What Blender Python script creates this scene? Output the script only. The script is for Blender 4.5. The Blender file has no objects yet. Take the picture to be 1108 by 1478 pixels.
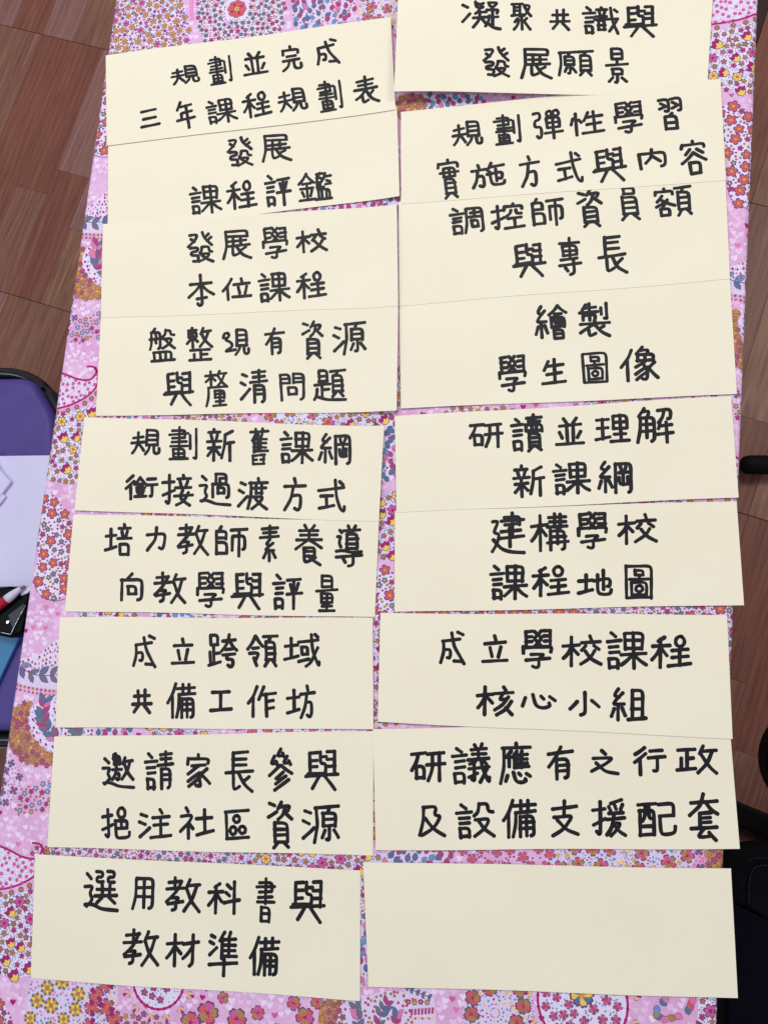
import bpy, math, random
from mathutils import Vector, Matrix
random.seed(7)
C = bpy.context.scene.collection
SC = bpy.context.scene

# ------------------------------------------------------------------ camera
F = 1200.0                      # focal length in photo pixels (1108 x 1478)
CX, CY = 554.0, 739.0
ZT = 0.745                      # height of the cloth surface
H = 0.740                       # camera height above the cloth
B_ = Vector((1446 - CX, CY + 8774, -F)).normalized()
nx, nz = -0.13, 0.97
for _ in range(60):
    ny = -(nx * B_[0] + nz * B_[2]) / B_[1]
    nz = math.sqrt(1 - nx * nx - ny * ny)
N_ = Vector((nx, ny, nz))
X_ = B_.cross(N_)
CAMZ = ZT + H
R_ = Matrix((X_, B_, N_))       # columns are the camera axes in world space
cam_d = bpy.data.cameras.new('camera')
cam = bpy.data.objects.new('camera', cam_d)
C.objects.link(cam)
cam.matrix_world = Matrix.Translation((0, 0, CAMZ)) @ R_.to_4x4()
cam_d.sensor_fit = 'VERTICAL'
cam_d.sensor_height = 36.0
cam_d.lens = 36.0 * F / 1478.0
cam_d.clip_start = 0.01
cam_d.clip_end = 60
SC.camera = cam


def at(px, py, z):
    """point of the horizontal plane at height z seen at photo pixel (px, py)"""
    r = R_ @ Vector((px - CX, CY - py, -F))
    t = (z - CAMZ) / r.z
    return Vector((r.x * t, r.y * t, z))


# ------------------------------------------------------------------ light
w = bpy.data.worlds.new('World')
SC.world = w
w.use_nodes = True
bg = w.node_tree.nodes['Background']
bg.inputs[0].default_value = (0.86, 0.90, 1.0, 1)
bg.inputs[1].default_value = 0.41


def area(name, loc, target, sx, sy, watt, col):
    l = bpy.data.lights.new(name, 'AREA')
    l.shape = 'RECTANGLE'
    l.size, l.size_y = sx, sy
    l.energy = watt
    l.color = col
    o = bpy.data.objects.new(name, l)
    C.objects.link(o)
    o.location = loc
    o.rotation_euler = (Vector(target) - Vector(loc)).to_track_quat('-Z', 'Y').to_euler()
    return o


area('ceiling_lamp', (-0.55, 1.15, 2.75), (-0.1, 0.3, 0.7), 1.25, 0.28, 20.5, (1.0, 0.98, 0.93))
area('ceiling_lamp', (1.5, 1.5, 2.75), (0.6, 0.4, 0.3), 1.25, 0.28, 18, (1.0, 0.97, 0.92))
area('ceiling_lamp', (-1.9, -0.3, 2.75), (-0.2, 0.0, 0.7), 0.28, 1.25, 12, (0.84, 0.89, 1.0))
SC.view_settings.view_transform = 'Standard'
SC.view_settings.look = 'None'
SC.view_settings.gamma = 1
SC.view_settings.exposure = 0.07

# ------------------------------------------------------------------ helpers


def lin(r, g, b):
    f = lambda c: ((c / 255) / 12.92 if c <= 10 else (((c / 255) + .055) / 1.055) ** 2.4)
    return (f(r), f(g), f(b))


def mesh_obj(name, verts, faces, mat, parent=None, smooth=False, world=True):
    me = bpy.data.meshes.new(name)
    me.from_pydata(verts, [], faces)
    me.update()
    if mat:
        me.materials.append(mat)
    if smooth:
        for p in me.polygons:
            p.use_smooth = True
    o = bpy.data.objects.new(name, me)
    C.objects.link(o)
    if parent:
        o.parent = parent
        if world:
            o.matrix_parent_inverse = Matrix.Translation(parent.location).inverted()
    return o


def empty(name, loc, label, cat, group=None):
    o = bpy.data.objects.new(name, None)
    o.empty_display_size = .05
    C.objects.link(o)
    o.location = loc
    return tag(o, label, cat, group)


def tag(o, label, cat, group=None):
    o['label'] = label
    o['category'] = cat
    if group:
        o['group'] = group
    return o


def nodes(name, base, rough=.6, spec=.5):
    m = bpy.data.materials.new(name)
    m.use_nodes = True
    nt = m.node_tree
    p = nt.nodes['Principled BSDF']
    p.inputs['Base Color'].default_value = (*base, 1)
    p.inputs['Roughness'].default_value = rough
    p.inputs['Specular IOR Level'].default_value = spec
    return m, nt, p


def mat_noise(name, base, base2, scale, rough=.6, spec=.4, bump=0.0, bscale=400, dist=.0005, stretch=None):
    """two-tone noise colour with a fine bump"""
    m, nt, p = nodes(name, base, rough, spec)
    tc = nt.nodes.new('ShaderNodeTexCoord')
    mp = nt.nodes.new('ShaderNodeMapping')
    nt.links.new(tc.outputs['Object'], mp.inputs[0])
    if stretch:
        mp.inputs['Scale'].default_value = stretch
    n = nt.nodes.new('ShaderNodeTexNoise')
    n.inputs['Scale'].default_value = scale
    n.inputs['Detail'].default_value = 6
    nt.links.new(mp.outputs[0], n.inputs['Vector'])
    r = nt.nodes.new('ShaderNodeValToRGB')
    r.color_ramp.elements[0].position = .3
    r.color_ramp.elements[1].position = .7
    r.color_ramp.elements[0].color = (*base, 1)
    r.color_ramp.elements[1].color = (*base2, 1)
    nt.links.new(n.outputs['Fac'], r.inputs[0])
    nt.links.new(r.outputs[0], p.inputs['Base Color'])
    if bump:
        n2 = nt.nodes.new('ShaderNodeTexNoise')
        n2.inputs['Scale'].default_value = bscale
        n2.inputs['Detail'].default_value = 4
        nt.links.new(mp.outputs[0], n2.inputs['Vector'])
        b = nt.nodes.new('ShaderNodeBump')
        b.inputs['Strength'].default_value = bump
        b.inputs['Distance'].default_value = dist
        nt.links.new(n2.outputs['Fac'], b.inputs['Height'])
        nt.links.new(b.outputs[0], p.inputs['Normal'])
    return m


def prism(poly, z0, z1, bev=0.0, segs=3):
    """polygon (xy list) extruded from z0 to z1 with a rounded upper rim"""
    n = len(poly)
    a = sum(poly[i][0] * poly[(i + 1) % n][1] - poly[(i + 1) % n][0] * poly[i][1] for i in range(n))
    if a < 0:
        poly = poly[::-1]
    cx = sum(p[0] for p in poly) / n
    cy = sum(p[1] for p in poly) / n

    def inset(d):
        out = []
        for i in range(n):
            p0, p1, p2 = Vector(poly[i - 1][:2]), Vector(poly[i][:2]), Vector(poly[(i + 1) % n][:2])
            e1 = (p1 - p0).normalized()
            e2 = (p2 - p1).normalized()
            n1 = Vector((-e1.y, e1.x))
            n2 = Vector((-e2.y, e2.x))
            m = (n1 + n2)
            m = m.normalized() if m.length > 1e-6 else n1
            k = max(.5, m.dot(n1))
            q = p1 + m * (d / k)
            out.append((q.x, q.y))
        return out
    rings = [([(p[0], p[1]) for p in poly], z0)]
    if bev > 0:
        for k in range(segs + 1):
            t = math.pi / 2 * k / segs
            rings.append((inset(bev * (1 - math.cos(t))), z1 - bev + bev * math.sin(t)))
    else:
        rings.append(([(p[0], p[1]) for p in poly], z1))
    V = []
    Fc = []
    for r, z in rings:
        V += [(x, y, z) for x, y in r]
    for k in range(len(rings) - 1):
        for i in range(n):
            j = (i + 1) % n
            Fc.append((k * n + i, k * n + j, (k + 1) * n + j, (k + 1) * n + i))
    Fc.append(tuple(range((len(rings) - 1) * n, len(rings) * n)))
    Fc.append(tuple(range(n))[::-1])
    return V, Fc


def tube(pts, r, seg=12, cap=True, rads=None):
    pts = [Vector(p) for p in pts]
    V = []
    Fc = []
    up = Vector((0, 0, 1))
    n = len(pts)
    for i, p in enumerate(pts):
        d = (pts[min(i + 1, n - 1)] - pts[max(i - 1, 0)]).normalized()
        s = d.cross(up)
        if s.length < 1e-3:
            s = Vector((1, 0, 0))
        s.normalize()
        u = s.cross(d).normalized()
        rr = rads[i] if rads else r
        for k in range(seg):
            a = 2 * math.pi * k / seg
            V.append(tuple(p + s * math.cos(a) * rr + u * math.sin(a) * rr))
    for i in range(n - 1):
        for k in range(seg):
            k2 = (k + 1) % seg
            Fc.append((i * seg + k, i * seg + k2, (i + 1) * seg + k2, (i + 1) * seg + k))
    if cap:
        Fc.append(tuple(range(seg))[::-1])
        Fc.append(tuple(range((n - 1) * seg, n * seg)))
    return V, Fc


def roundpoly(pts, r, seg=6):
    """round the corners of a polygon"""
    out = []
    n = len(pts)
    for i in range(n):
        p0, p1, p2 = Vector(pts[i - 1][:2]), Vector(pts[i][:2]), Vector(pts[(i + 1) % n][:2])
        rr = r[i] if isinstance(r, (list, tuple)) else r
        a = p1 + (p0 - p1).normalized() * rr
        b = p1 + (p2 - p1).normalized() * rr
        for k in range(seg + 1):
            t = k / seg
            q = a * (1 - t) ** 2 + p1 * 2 * t * (1 - t) + b * t * t
            out.append((q.x, q.y))
    return out


def box(x0, x1, y0, y1, z0, z1, bev=0.002):
    return prism([(x0, y0), (x1, y0), (x1, y1), (x0, y1)], z0, z1, bev, 2)


# ------------------------------------------------------------------ floor
a1, a2 = at(0, 35, 0), at(160, 70, 0)
b1, b2 = at(0, 420, 0), at(103, 453, 0)
du = ((a2 - a1).normalized() + (b2 - b1).normalized()).normalized()      # along the seams
dv = Vector((-du.y, du.x, 0))                                           # along the strips
FROT = math.atan2(dv.y, dv.x) - math.pi / 2
TILE = abs((b1 - a1).dot(dv))



def wood(name, c1, c2, c3):
    m, nt, p = nodes(name, c1, .42, .35)
    tc = nt.nodes.new('ShaderNodeTexCoord')
    oi = nt.nodes.new('ShaderNodeObjectInfo')
    mul = nt.nodes.new('ShaderNodeVectorMath')
    mul.operation = 'SCALE'
    mul.inputs['Scale'].default_value = 1.0
    comb = nt.nodes.new('ShaderNodeCombineXYZ')
    k = nt.nodes.new('ShaderNodeMath')
    k.operation = 'MULTIPLY'
    k.inputs[1].default_value = 37.0
    nt.links.new(oi.outputs['Random'], k.inputs[0])
    nt.links.new(k.outputs[0], comb.inputs[0])
    nt.links.new(k.outputs[0], comb.inputs[2])
    add = nt.nodes.new('ShaderNodeVectorMath')
    add.operation = 'ADD'
    nt.links.new(tc.outputs['Object'], add.inputs[0])
    nt.links.new(comb.outputs[0], add.inputs[1])
    mp = nt.nodes.new('ShaderNodeMapping')
    mp.inputs['Scale'].default_value = (1, .07, 1)
    nt.links.new(add.outputs[0], mp.inputs[0])
    n = nt.nodes.new('ShaderNodeTexNoise')
    n.inputs['Scale'].default_value = 75
    n.inputs['Detail'].default_value = 9
    n.inputs['Roughness'].default_value = .62
    n.inputs['Distortion'].default_value = 1.1
    nt.links.new(mp.outputs[0], n.inputs['Vector'])
    r = nt.nodes.new('ShaderNodeValToRGB')
    e = r.color_ramp.elements
    e[0].position = .3
    e[0].color = (*c2, 1)
    e[1].position = .72
    e[1].color = (*c3, 1)
    q = e.new(.5)
    q.color = (*c1, 1)
    nt.links.new(n.outputs['Fac'], r.inputs[0])
    # cathedral grain
    mp2 = nt.nodes.new('ShaderNodeMapping')
    mp2.inputs['Scale'].default_value = (1, .16, 1)
    nt.links.new(add.outputs[0], mp2.inputs[0])
    wv = nt.nodes.new('ShaderNodeTexWave')
    wv.inputs['Scale'].default_value = 26
    wv.inputs['Distortion'].default_value = 7
    wv.inputs['Detail'].default_value = 3
    wv.inputs['Detail Scale'].default_value = .8
    nt.links.new(mp2.outputs[0], wv.inputs['Vector'])
    mx = nt.nodes.new('ShaderNodeMixRGB')
    mx.blend_type = 'MULTIPLY'
    mr = nt.nodes.new('ShaderNodeMapRange')
    mr.inputs['To Min'].default_value = .0
    mr.inputs['To Max'].default_value = .3
    nt.links.new(wv.outputs['Fac'], mr.inputs[0])
    nt.links.new(mr.outputs[0], mx.inputs[0])
    nt.links.new(r.outputs[0], mx.inputs[1])
    mx.inputs[2].default_value = (.55, .48, .45, 1)
    nt.links.new(mx.outputs[0], p.inputs['Base Color'])
    b = nt.nodes.new('ShaderNodeBump')
    b.inputs['Strength'].default_value = .25
    b.inputs['Distance'].default_value = .0006
    nt.links.new(n.outputs['Fac'], b.inputs['Height'])
    nt.links.new(b.outputs[0], p.inputs['Normal'])
    return m


WOODS = [wood('wood_brown', lin(140, 94, 78), lin(122, 76, 62), lin(158, 114, 94)),
         wood('wood_red', lin(136, 82, 66), lin(118, 68, 54), lin(150, 96, 78)),
         wood('wood_grey_brown', lin(150, 106, 98), lin(134, 90, 84), lin(168, 124, 116)),
         wood('wood_tan', lin(150, 106, 84), lin(122, 78, 64), lin(176, 134, 108))]
sub = mat_noise('floor_underlay', lin(48, 28, 26), lin(60, 36, 32), 30, .7)
floor = mesh_obj('floor', [(-4, -4, -.004), (4, -4, -.004), (4, 4, -.004), (-4, 4, -.004)], [(0, 1, 2, 3)], sub)
floor['kind'] = 'structure'
SW = 0.0735
tile0 = a1.dot(dv)
rot = Matrix.Rotation(math.atan2(du.y, du.x), 4, 'Z')
pmesh = {}
prev = -1
ncount = 0
for ci in range(-34, 46):
    u0 = a1.dot(du) + .03 + ci * SW
    for ti in range(-7, 8):
        v0 = tile0 + ti * TILE
        cuts = [0, round(random.uniform(.3, .7), 1), 1] if (ci + ti) % 4 else [0, 1]
        for k in range(len(cuts) - 1):
            va, vb = v0 + TILE * cuts[k], v0 + TILE * cuts[k + 1]
            cw = du * (u0 + SW / 2) + dv * ((va + vb) / 2)
            if cw.x < -1.22 or cw.x > 1.04 or cw.y < -1.0 or cw.y > 1.42:
                continue
            if -.40 < cw.x < .20 and abs(cw.y) < 1.05 or (cw.x > -.1 and cw.y > 1.15):
                continue
            L = vb - va
            wi = random.choice([0, 0, 1, 2, 2, 3])
            if wi == prev:
                wi = (wi + 1) % 4
            prev = wi
            key = (round(L, 4), wi, cuts[k] == 0, cuts[k + 1] == 1)
            if key not in pmesh:
                g0 = .0006 if cuts[k] == 0 else .00015
                g1 = .0006 if cuts[k + 1] == 1 else .00015
                V, Fc = box(-SW / 2 + .00015, SW / 2 - .00015, -L / 2 + g0, L / 2 - g1, -.0035, 0, .0004)
                me = bpy.data.meshes.new('plank')
                me.from_pydata(V, [], Fc)
                me.materials.append(WOODS[wi])
                pmesh[key] = me
            o = bpy.data.objects.new('plank', pmesh[key])
            o.matrix_world = Matrix.Translation(cw) @ rot
            C.objects.link(o)
            o.parent = floor
            ncount += 1
floor['plank_count'] = ncount

# ------------------------------------------------------------------ table and tablecloth
XL = at(57, 739, ZT).x
XR = at(1065, 739, ZT).x
Y0, Y1 = -0.80, 1.02
RE = .006

tmat = mat_noise('table_laminate', lin(190, 180, 165), lin(175, 165, 150), 8, .4)
blackm, _, _ = nodes('black_steel', (.012, .012, .014), .3, .5)
tb = empty('folding_table', (0, .1, 0), 'long folding table hidden under the flowered tablecloth', 'table')
V, Fc = box(XL + .004, XR - .004, Y0 + .004, Y1 - .004, ZT - .03, ZT - .0012, .002)
mesh_obj('table_top', V, Fc, tmat, tb)
for yy in (Y0 + .25, Y1 - .25):
    for xx in (XL + .07, XR - .07):
        V, Fc = tube([(xx, yy, .0), (xx, yy, ZT - .03)], .0125)
        mesh_obj('leg', V, Fc, blackm, tb, True)
    V, Fc = tube([(XL + .0825, yy, .2), (XR - .0825, yy, .2)], .009)
    mesh_obj('crossbar', V, Fc, blackm, tb, True)


def cloth_material(name, attr):
    m, nt, p = nodes(name, (.7, .6, .8), .78, .25)
    tc = nt.nodes.new('ShaderNodeTexCoord')
    if attr:
        a = nt.nodes.new('ShaderNodeVertexColor')
        a.layer_name = 'print'
        src = a.outputs['Color']
    else:
        n = nt.nodes.new('ShaderNodeTexNoise')
        n.inputs['Scale'].default_value = 26
        n.inputs['Detail'].default_value = 2
        nt.links.new(tc.outputs['Object'], n.inputs['Vector'])
        r = nt.nodes.new('ShaderNodeValToRGB')
        r.color_ramp.elements[0].position = .42
        r.color_ramp.elements[0].color = (*lin(226, 172, 216), 1)
        r.color_ramp.elements[1].position = .6
        r.color_ramp.elements[1].color = (*lin(232, 188, 228), 1)
        nt.links.new(n.outputs['Fac'], r.inputs[0])
        src = r.outputs[0]
    # faint ink mottling and weave
    n3 = nt.nodes.new('ShaderNodeTexNoise')
    n3.inputs['Scale'].default_value = 900
    nt.links.new(tc.outputs['Object'], n3.inputs['Vector'])
    mr = nt.nodes.new('ShaderNodeMapRange')
    mr.inputs['From Min'].default_value = .3
    mr.inputs['From Max'].default_value = .7
    mr.inputs['To Min'].default_value = .86
    mr.inputs['To Max'].default_value = 1.06
    nt.links.new(n3.outputs['Fac'], mr.inputs[0])
    mx = nt.nodes.new('ShaderNodeVectorMath')
    mx.operation = 'SCALE'
    nt.links.new(src, mx.inputs[0])
    nt.links.new(mr.outputs[0], mx.inputs['Scale'])
    nt.links.new(mx.outputs[0], p.inputs['Base Color'])
    n2 = nt.nodes.new('ShaderNodeTexNoise')
    n2.inputs['Scale'].default_value = 1400
    nt.links.new(tc.outputs['Object'], n2.inputs['Vector'])
    n4 = nt.nodes.new('ShaderNodeTexNoise')
    n4.inputs['Scale'].default_value = 14
    nt.links.new(tc.outputs['Object'], n4.inputs['Vector'])
    b1_ = nt.nodes.new('ShaderNodeBump')
    b1_.inputs['Strength'].default_value = .5
    b1_.inputs['Distance'].default_value = .003
    nt.links.new(n4.outputs['Fac'], b1_.inputs['Height'])
    b2_ = nt.nodes.new('ShaderNodeBump')
    b2_.inputs['Strength'].default_value = .3
    b2_.inputs['Distance'].default_value = .0003
    nt.links.new(n2.outputs['Fac'], b2_.inputs['Height'])
    nt.links.new(b1_.outputs[0], b2_.inputs['Normal'])
    nt.links.new(b2_.outputs[0], p.inputs['Normal'])
    return m


CLOTH = cloth_material('cloth_pink', False)
PRINT = cloth_material('cloth_print', True)
DROP = .28
ARC = RE * math.pi / 2
NA = 4


def side(s, off):
    """cross-section: arc-length coordinate s -> (x, z) lifted by off along the normal"""
    a, b = XL + RE, XR - RE
    if a <= s <= b:
        return s, ZT + off
    e, sg = (b, 1) if s > b else (a, -1)
    d = abs(s - e)
    if d <= ARC:
        t = d / RE
        return e + sg * (RE + off) * math.sin(t), ZT - RE + (RE + off) * math.cos(t)
    return e + sg * (RE + off), ZT - RE - (d - ARC)


breaks = [XL + RE - ARC * k / NA for k in range(NA, -1, -1)] + [XR - RE + ARC * k / NA for k in range(NA + 1)]
SMIN, SMAX = XL + RE - ARC - DROP, XR - RE + ARC + DROP
cols = [SMIN] + breaks + [SMAX]
V = []
Fc = []
for s in cols:
    x, z = side(s, 0)
    V += [(x, Y0, z), (x, Y1, z)]
for i in range(len(cols) - 1):
    Fc.append((2 * i, 2 * i + 2, 2 * i + 3, 2 * i + 1))
nb = len(V)
for yy in (Y0, Y1):
    V += [(XL, yy, ZT), (XR, yy, ZT), (XR, yy, ZT - DROP), (XL, yy, ZT - DROP)]
Fc += [(nb, nb + 1, nb + 2, nb + 3), (nb + 4, nb + 7, nb + 6, nb + 5)]
cloth = mesh_obj('tablecloth', V, Fc, CLOTH)
tag(cloth, 'pink and lavender flowered tablecloth spread under the cream cards', 'tablecloth')

# ---- the printed pattern: flat motifs, one mesh, colour per motif
PV, PF, PC = [], [], []
LAY = .000028
allb = [SMIN] + breaks + [SMAX]


def clip(poly, x, keep_gt):
    out = []
    n = len(poly)
    for i in range(n):
        p, q = poly[i - 1], poly[i]
        ip = (p[0] > x) == keep_gt
        iq = (q[0] > x) == keep_gt
        if ip != iq:
            t = (x - p[0]) / (q[0] - p[0])
            out.append((x, p[1] + t * (q[1] - p[1])))
        if iq:
            out.append(q)
    return out


def poly(pts, col, layer):
    lo = min(p[0] for p in pts)
    hi = max(p[0] for p in pts)
    if hi < SMIN or lo > SMAX:
        return
    ylo = min(p[1] for p in pts)
    yhi = max(p[1] for p in pts)
    if ylo < Y0 or yhi > Y1:
        return
    for i in range(len(allb) - 1):
        a, b = allb[i], allb[i + 1]
        if hi <= a or lo >= b:
            continue
        q = pts
        if lo < a:
            q = clip(q, a, True)
        if hi > b and len(q) > 2:
            q = clip(q, b, False)
        if len(q) < 3:
            continue
        n0 = len(PV)
        for x, y in q:
            sx, sz = side(x, LAY * (layer + (len(PF) % 60) * .012))
            PV.append((sx, y, sz))
            PC.append(col)
        PF.append(tuple(range(n0, n0 + len(q))))


PX = H / F       # metres per photo pixel near the middle


def U(px, py):
    p = at(px, py, ZT)
    return (p.x, p.y)


MAG, PINK, CORAL, DPINK = lin(178, 28, 112), lin(210, 98, 160), lin(212, 96, 106), lin(184, 72, 126)
OLIVE, GOLD, YEL, BROWN = lin(176, 140, 84), lin(214, 160, 66), lin(244, 206, 96), lin(168, 112, 90)
GREY, BLUE, SLATE, LINE = lin(112, 122, 138), lin(110, 156, 206), lin(96, 118, 160), lin(112, 70, 110)
WHITE, LAV, PALE, ROSE = lin(232, 222, 250), lin(228, 210, 244), lin(250, 226, 246), lin(230, 130, 182)


def ring_pts(x, y, r, n, f, rot=0):
    return [(x + r * f(k / n) * math.cos(rot + 2 * math.pi * k / n), y + r * f(k / n) * math.sin(rot + 2 * math.pi * k / n)) for k in range(n)]


def flower(x, y, r, c, cc=None, n=5, out=True, L=4):
    rot = random.uniform(0, 6.28)
    f = lambda t: .66 + .34 * abs(math.sin(math.pi * n * t)) ** .6
    m = n * (6 if r > 5 * PX else 4)
    if out:
        poly(ring_pts(x, y, r * 1.12, m, f, rot), LINE, L)
        poly(ring_pts(x, y, r * .9, m, f, rot), c, L + 1)
    else:
        poly(ring_pts(x, y, r, m, f, rot), c, L + 1)
    if cc:
        poly(ring_pts(x, y, r * .3, 8, lambda t: 1, rot), cc, L + 3)
    if out and r > 4.2 * PX:
        for k in range(n):
            a = rot + 2 * math.pi * (k) / n
            dx, dy = math.cos(a), math.sin(a)
            wd = .035 * r
            poly([(x - dy * wd, y + dx * wd), (x + dx * r * .62 - dy * wd, y + dy * r * .62 + dx * wd), (x + dx * r * .62 + dy * wd, y + dy * r * .62 - dx * wd), (x + dy * wd, y - dx * wd)], LINE, L + 2)


def petals(x, y, r, colors, n=5, cc=MAG, L=4, width=.36, rot=None):
    rot = random.uniform(0, 6.28) if rot is None else rot
    for k in range(n):
        a = rot + 2 * math.pi * k / n
        c = colors[k % len(colors)]
        for s, col, l in ((1.12, LINE, L), (.94, c, L + 1)):
            pts = []
            for t, w_ in ((0, .1), (.35, .7), (.65, 1), (.88, .7), (.92, .3)):
                pts.append((t, w_))
            P = [(t * r * s + (0 if s < 1 else 0), w_ * r * width * s) for t, w_ in pts]
            P = P + [(.84 * r * s, 0)] + [(px_, -py_) for px_, py_ in P[::-1]]
            poly([(x + px_ * math.cos(a) - py_ * math.sin(a), y + px_ * math.sin(a) + py_ * math.cos(a)) for px_, py_ in P], col, l)
        poly([(x + px_ * math.cos(a) - py_ * math.sin(a), y + px_ * math.sin(a) + py_ * math.cos(a)) for px_, py_ in ((0, -.06 * r), (.5 * r, 0), (0, .06 * r))], cc, L + 2)
    poly(ring_pts(x, y, r * .16, 8, lambda t: 1), cc, L + 3)


def dot(x, y, r, c, L=3):
    poly(ring_pts(x, y, r, 7, lambda t: 1), c, L)


def heart(x, y, r, c, L=3, rot=0):
    pts = []
    for k in range(12):
        t = 2 * math.pi * k / 12
        hx = .95 * math.sin(t) ** 3
        hy = .8 * math.cos(t) - .33 * math.cos(2 * t) - .14 * math.cos(3 * t)
        pts.append((x + r * (hx * math.cos(rot) - hy * math.sin(rot)), y + r * (hx * math.sin(rot) + hy * math.cos(rot))))
    poly(pts, c, L)


def leaf(x, y, ln, a, c, L=4, fat=.22, out=True, rib=True):
    ca, sa = math.cos(a), math.sin(a)
    prof = ((0, 0), (.2, .7), (.45, 1), (.7, .75), (1, 0))

    def shape(s, e):
        P = [(t * ln, w_ * ln * fat * s + e * (0 < t < 1)) for t, w_ in prof]
        P = P + [(px_, -py_) for px_, py_ in P[-2:0:-1]]
        return [(x + p * ca - q * sa, y + p * sa + q * ca) for p, q in P]
    if out:
        poly(shape(1.05, .35 * PX), LINE, L)
    poly(shape(.92, 0), c, L + 1)
    if rib and ln > 7 * PX:
        poly([(x + p * ca - q * sa, y + p * sa + q * ca) for p, q in ((0, .2 * PX), (ln * .85, 0), (0, -.2 * PX))], LINE, L + 2)


def drop(x, y, r, a, c, L=4):
    leaf(x, y, r * 2, a, c, L, .36, False, False)


def ribbon(pts, wd, c, L=3):
    """a line of width wd through the points"""
    P = [Vector((p[0], p[1])) for p in pts]
    for i in range(len(P) - 1):
        d = (P[i + 1] - P[i])
        if d.length < 1e-6:
            continue
        d.normalize()
        n = Vector((-d.y, d.x)) * wd / 2
        e = d * wd * .2
        a, b = P[i] - e, P[i + 1] + e
        poly([(a + n)[:], (b + n)[:], (b - n)[:], (a - n)[:]], c, L + (i % 2) * .4)


def smooth_line(pts, k=8):
    out = []
    n = len(pts)
    for i in range(n - 1):
        p0, p1, p2, p3 = pts[max(i - 1, 0)], pts[i], pts[i + 1], pts[min(i + 2, n - 1)]
        for j in range(k):
            t = j / k
            out.append(tuple(.5 * (2 * p1[m] + (p2[m] - p0[m]) * t + (2 * p0[m] - 5 * p1[m] + 4 * p2[m] - p3[m]) * t * t + (3 * p1[m] - p0[m] - 3 * p2[m] + p3[m]) * t ** 3) for m in (0, 1)))
    out.append(tuple(pts[-1]))
    return out


def tulip(x, y, r, a):
    ca, sa = math.cos(a), math.sin(a)
    T = lambda L_: [(x + r * (p * ca - q * sa), y + r * (p * sa + q * ca)) for p, q in L_]
    poly(T([(-1.1, 0), (-.6, -.75), (.1, -.95), (.9, -1.0), (.75, -.5), (1.1, -.1), (.75, .4), (.95, .95), (.1, .95), (-.6, .75)]), LINE, 4)
    poly(T([(.0, -.8), (.75, -.85), (.6, -.45), (.95, -.1), (.6, .35), (.8, .8), (.0, .8), (.3, 0)]), MAG, 5)
    poly(T([(-1.0, 0), (-.5, -.65), (.0, -.75), (-.1, -.35), (.3, 0), (-.1, .35), (0, .75), (-.5, .65)]), YEL, 5)


def star8(x, y, r):
    rot = random.uniform(0, 1)
    for k in range(8):
        a = rot + math.pi / 8 + k * math.pi / 4
        leaf(x + .45 * r * math.cos(a), y + .45 * r * math.sin(a), r * .65, a, GREY, 3, .3, True, False)
    for k in range(8):
        a = rot + k * math.pi / 4
        leaf(x, y, r, a, YEL if k % 2 else GOLD, 4, .24, True, False)
    dot(x, y, r * .3, LINE, 6.5)
    dot(x, y, r * .24, OLIVE, 7)


class Grid:
    def __init__(s, c):
        s.c = c
        s.d = {}

    def free(s, x, y, r):
        i, j = int(x // s.c), int(y // s.c)
        for a in (-1, 0, 1):
            for b in (-1, 0, 1):
                for (u, v, q) in s.d.get((i + a, j + b), ()):
                    if (u - x) ** 2 + (v - y) ** 2 < (q + r) ** 2:
                        return False
        return True

    def put(s, x, y, r):
        n = max(0, int(r / s.c * 1.2))
        for a in range(-n, n + 1):
            for b in range(-n, n + 1):
                cx_, cy_ = x + a * s.c * .8, y + b * s.c * .8
                if n == 0 or (a * a + b * b) * (s.c * .8) ** 2 < r * r:
                    s.d.setdefault((int(cx_ // s.c), int(cy_ // s.c)), []).append((cx_, cy_, min(r, s.c * .5) if n else r))


G_ = Grid(14 * PX)


def inside(p, P):
    x, y = p
    c = False
    n = len(P)
    for i in range(n):
        x1, y1 = P[i - 1]
        x2, y2 = P[i]
        if (y1 > y) != (y2 > y) and x < (x2 - x1) * (y - y1) / (y2 - y1) + x1:
            c = not c
    return c


# outlines of the cards (photo pixels), also used to leave out print wholly hidden under them
CARDS = [
    ('L1', 3, [(153, 80), (564, 25.6), (571, 160), (154, 210)]),
    ('L2', .4, [(156, 196), (573, 155), (577, 285), (156, 334)]),
    ('L3', 1, [(149, 324), (573, 296.5), (575, 443), (146, 459)]),
    ('L4', 0, [(146, 456), (575, 441), (573, 594), (138, 600)]),
    ('L5', 1, [(122, 601.5), (555, 616), (547, 753), (108, 736)]),
    ('L6', 0, [(107, 742), (547, 752), (540.6, 891), (94, 882)]),
    ('L7', 0, [(86.5, 890.6), (537.7, 892), (539, 1053), (80, 1050)]),
    ('L8', 0, [(78.6, 1063.5), (539, 1055), (538, 1235), (69, 1223)]),
    ('L9', 0, [(51.3, 1233.5), (519.7, 1256), (519.5, 1444), (44.5, 1412.7)]),
    ('R1', 1.5, [(577, -12), (1029, -20), (1019, 136), (570.5, 142.5)]),
    ('R2', 3, [(578.5, 161.5), (1039, 113.6), (1047, 260), (578.5, 294)]),
    ('R3', 2, [(575, 291), (1046, 257), (1052.5, 403), (576, 441)]),
    ('R4', 1, [(576, 437), (1052, 399), (1063, 569), (578.5, 589.5)]),
    ('R5', 2, [(569.7, 601), (1054.5, 571.5), (1065.3, 718), (572, 740)]),
    ('R6', 1, [(569.7, 738), (1062.2, 723), (1072.8, 873), (569, 883.5)]),
    ('R7', 3, [(549, 885), (1048.3, 887), (1056.8, 1066), (545, 1042)]),
    ('R8', 1, [(538, 1052), (1052, 1041), (1067, 1225), (542, 1227)]),
    ('R9', 1, [(523.5, 1244), (1054, 1254), (1064, 1441), (531.6, 1423.4)]),
]
CW = [[U(*p) for p in c[2]] for c in CARDS]


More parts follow.
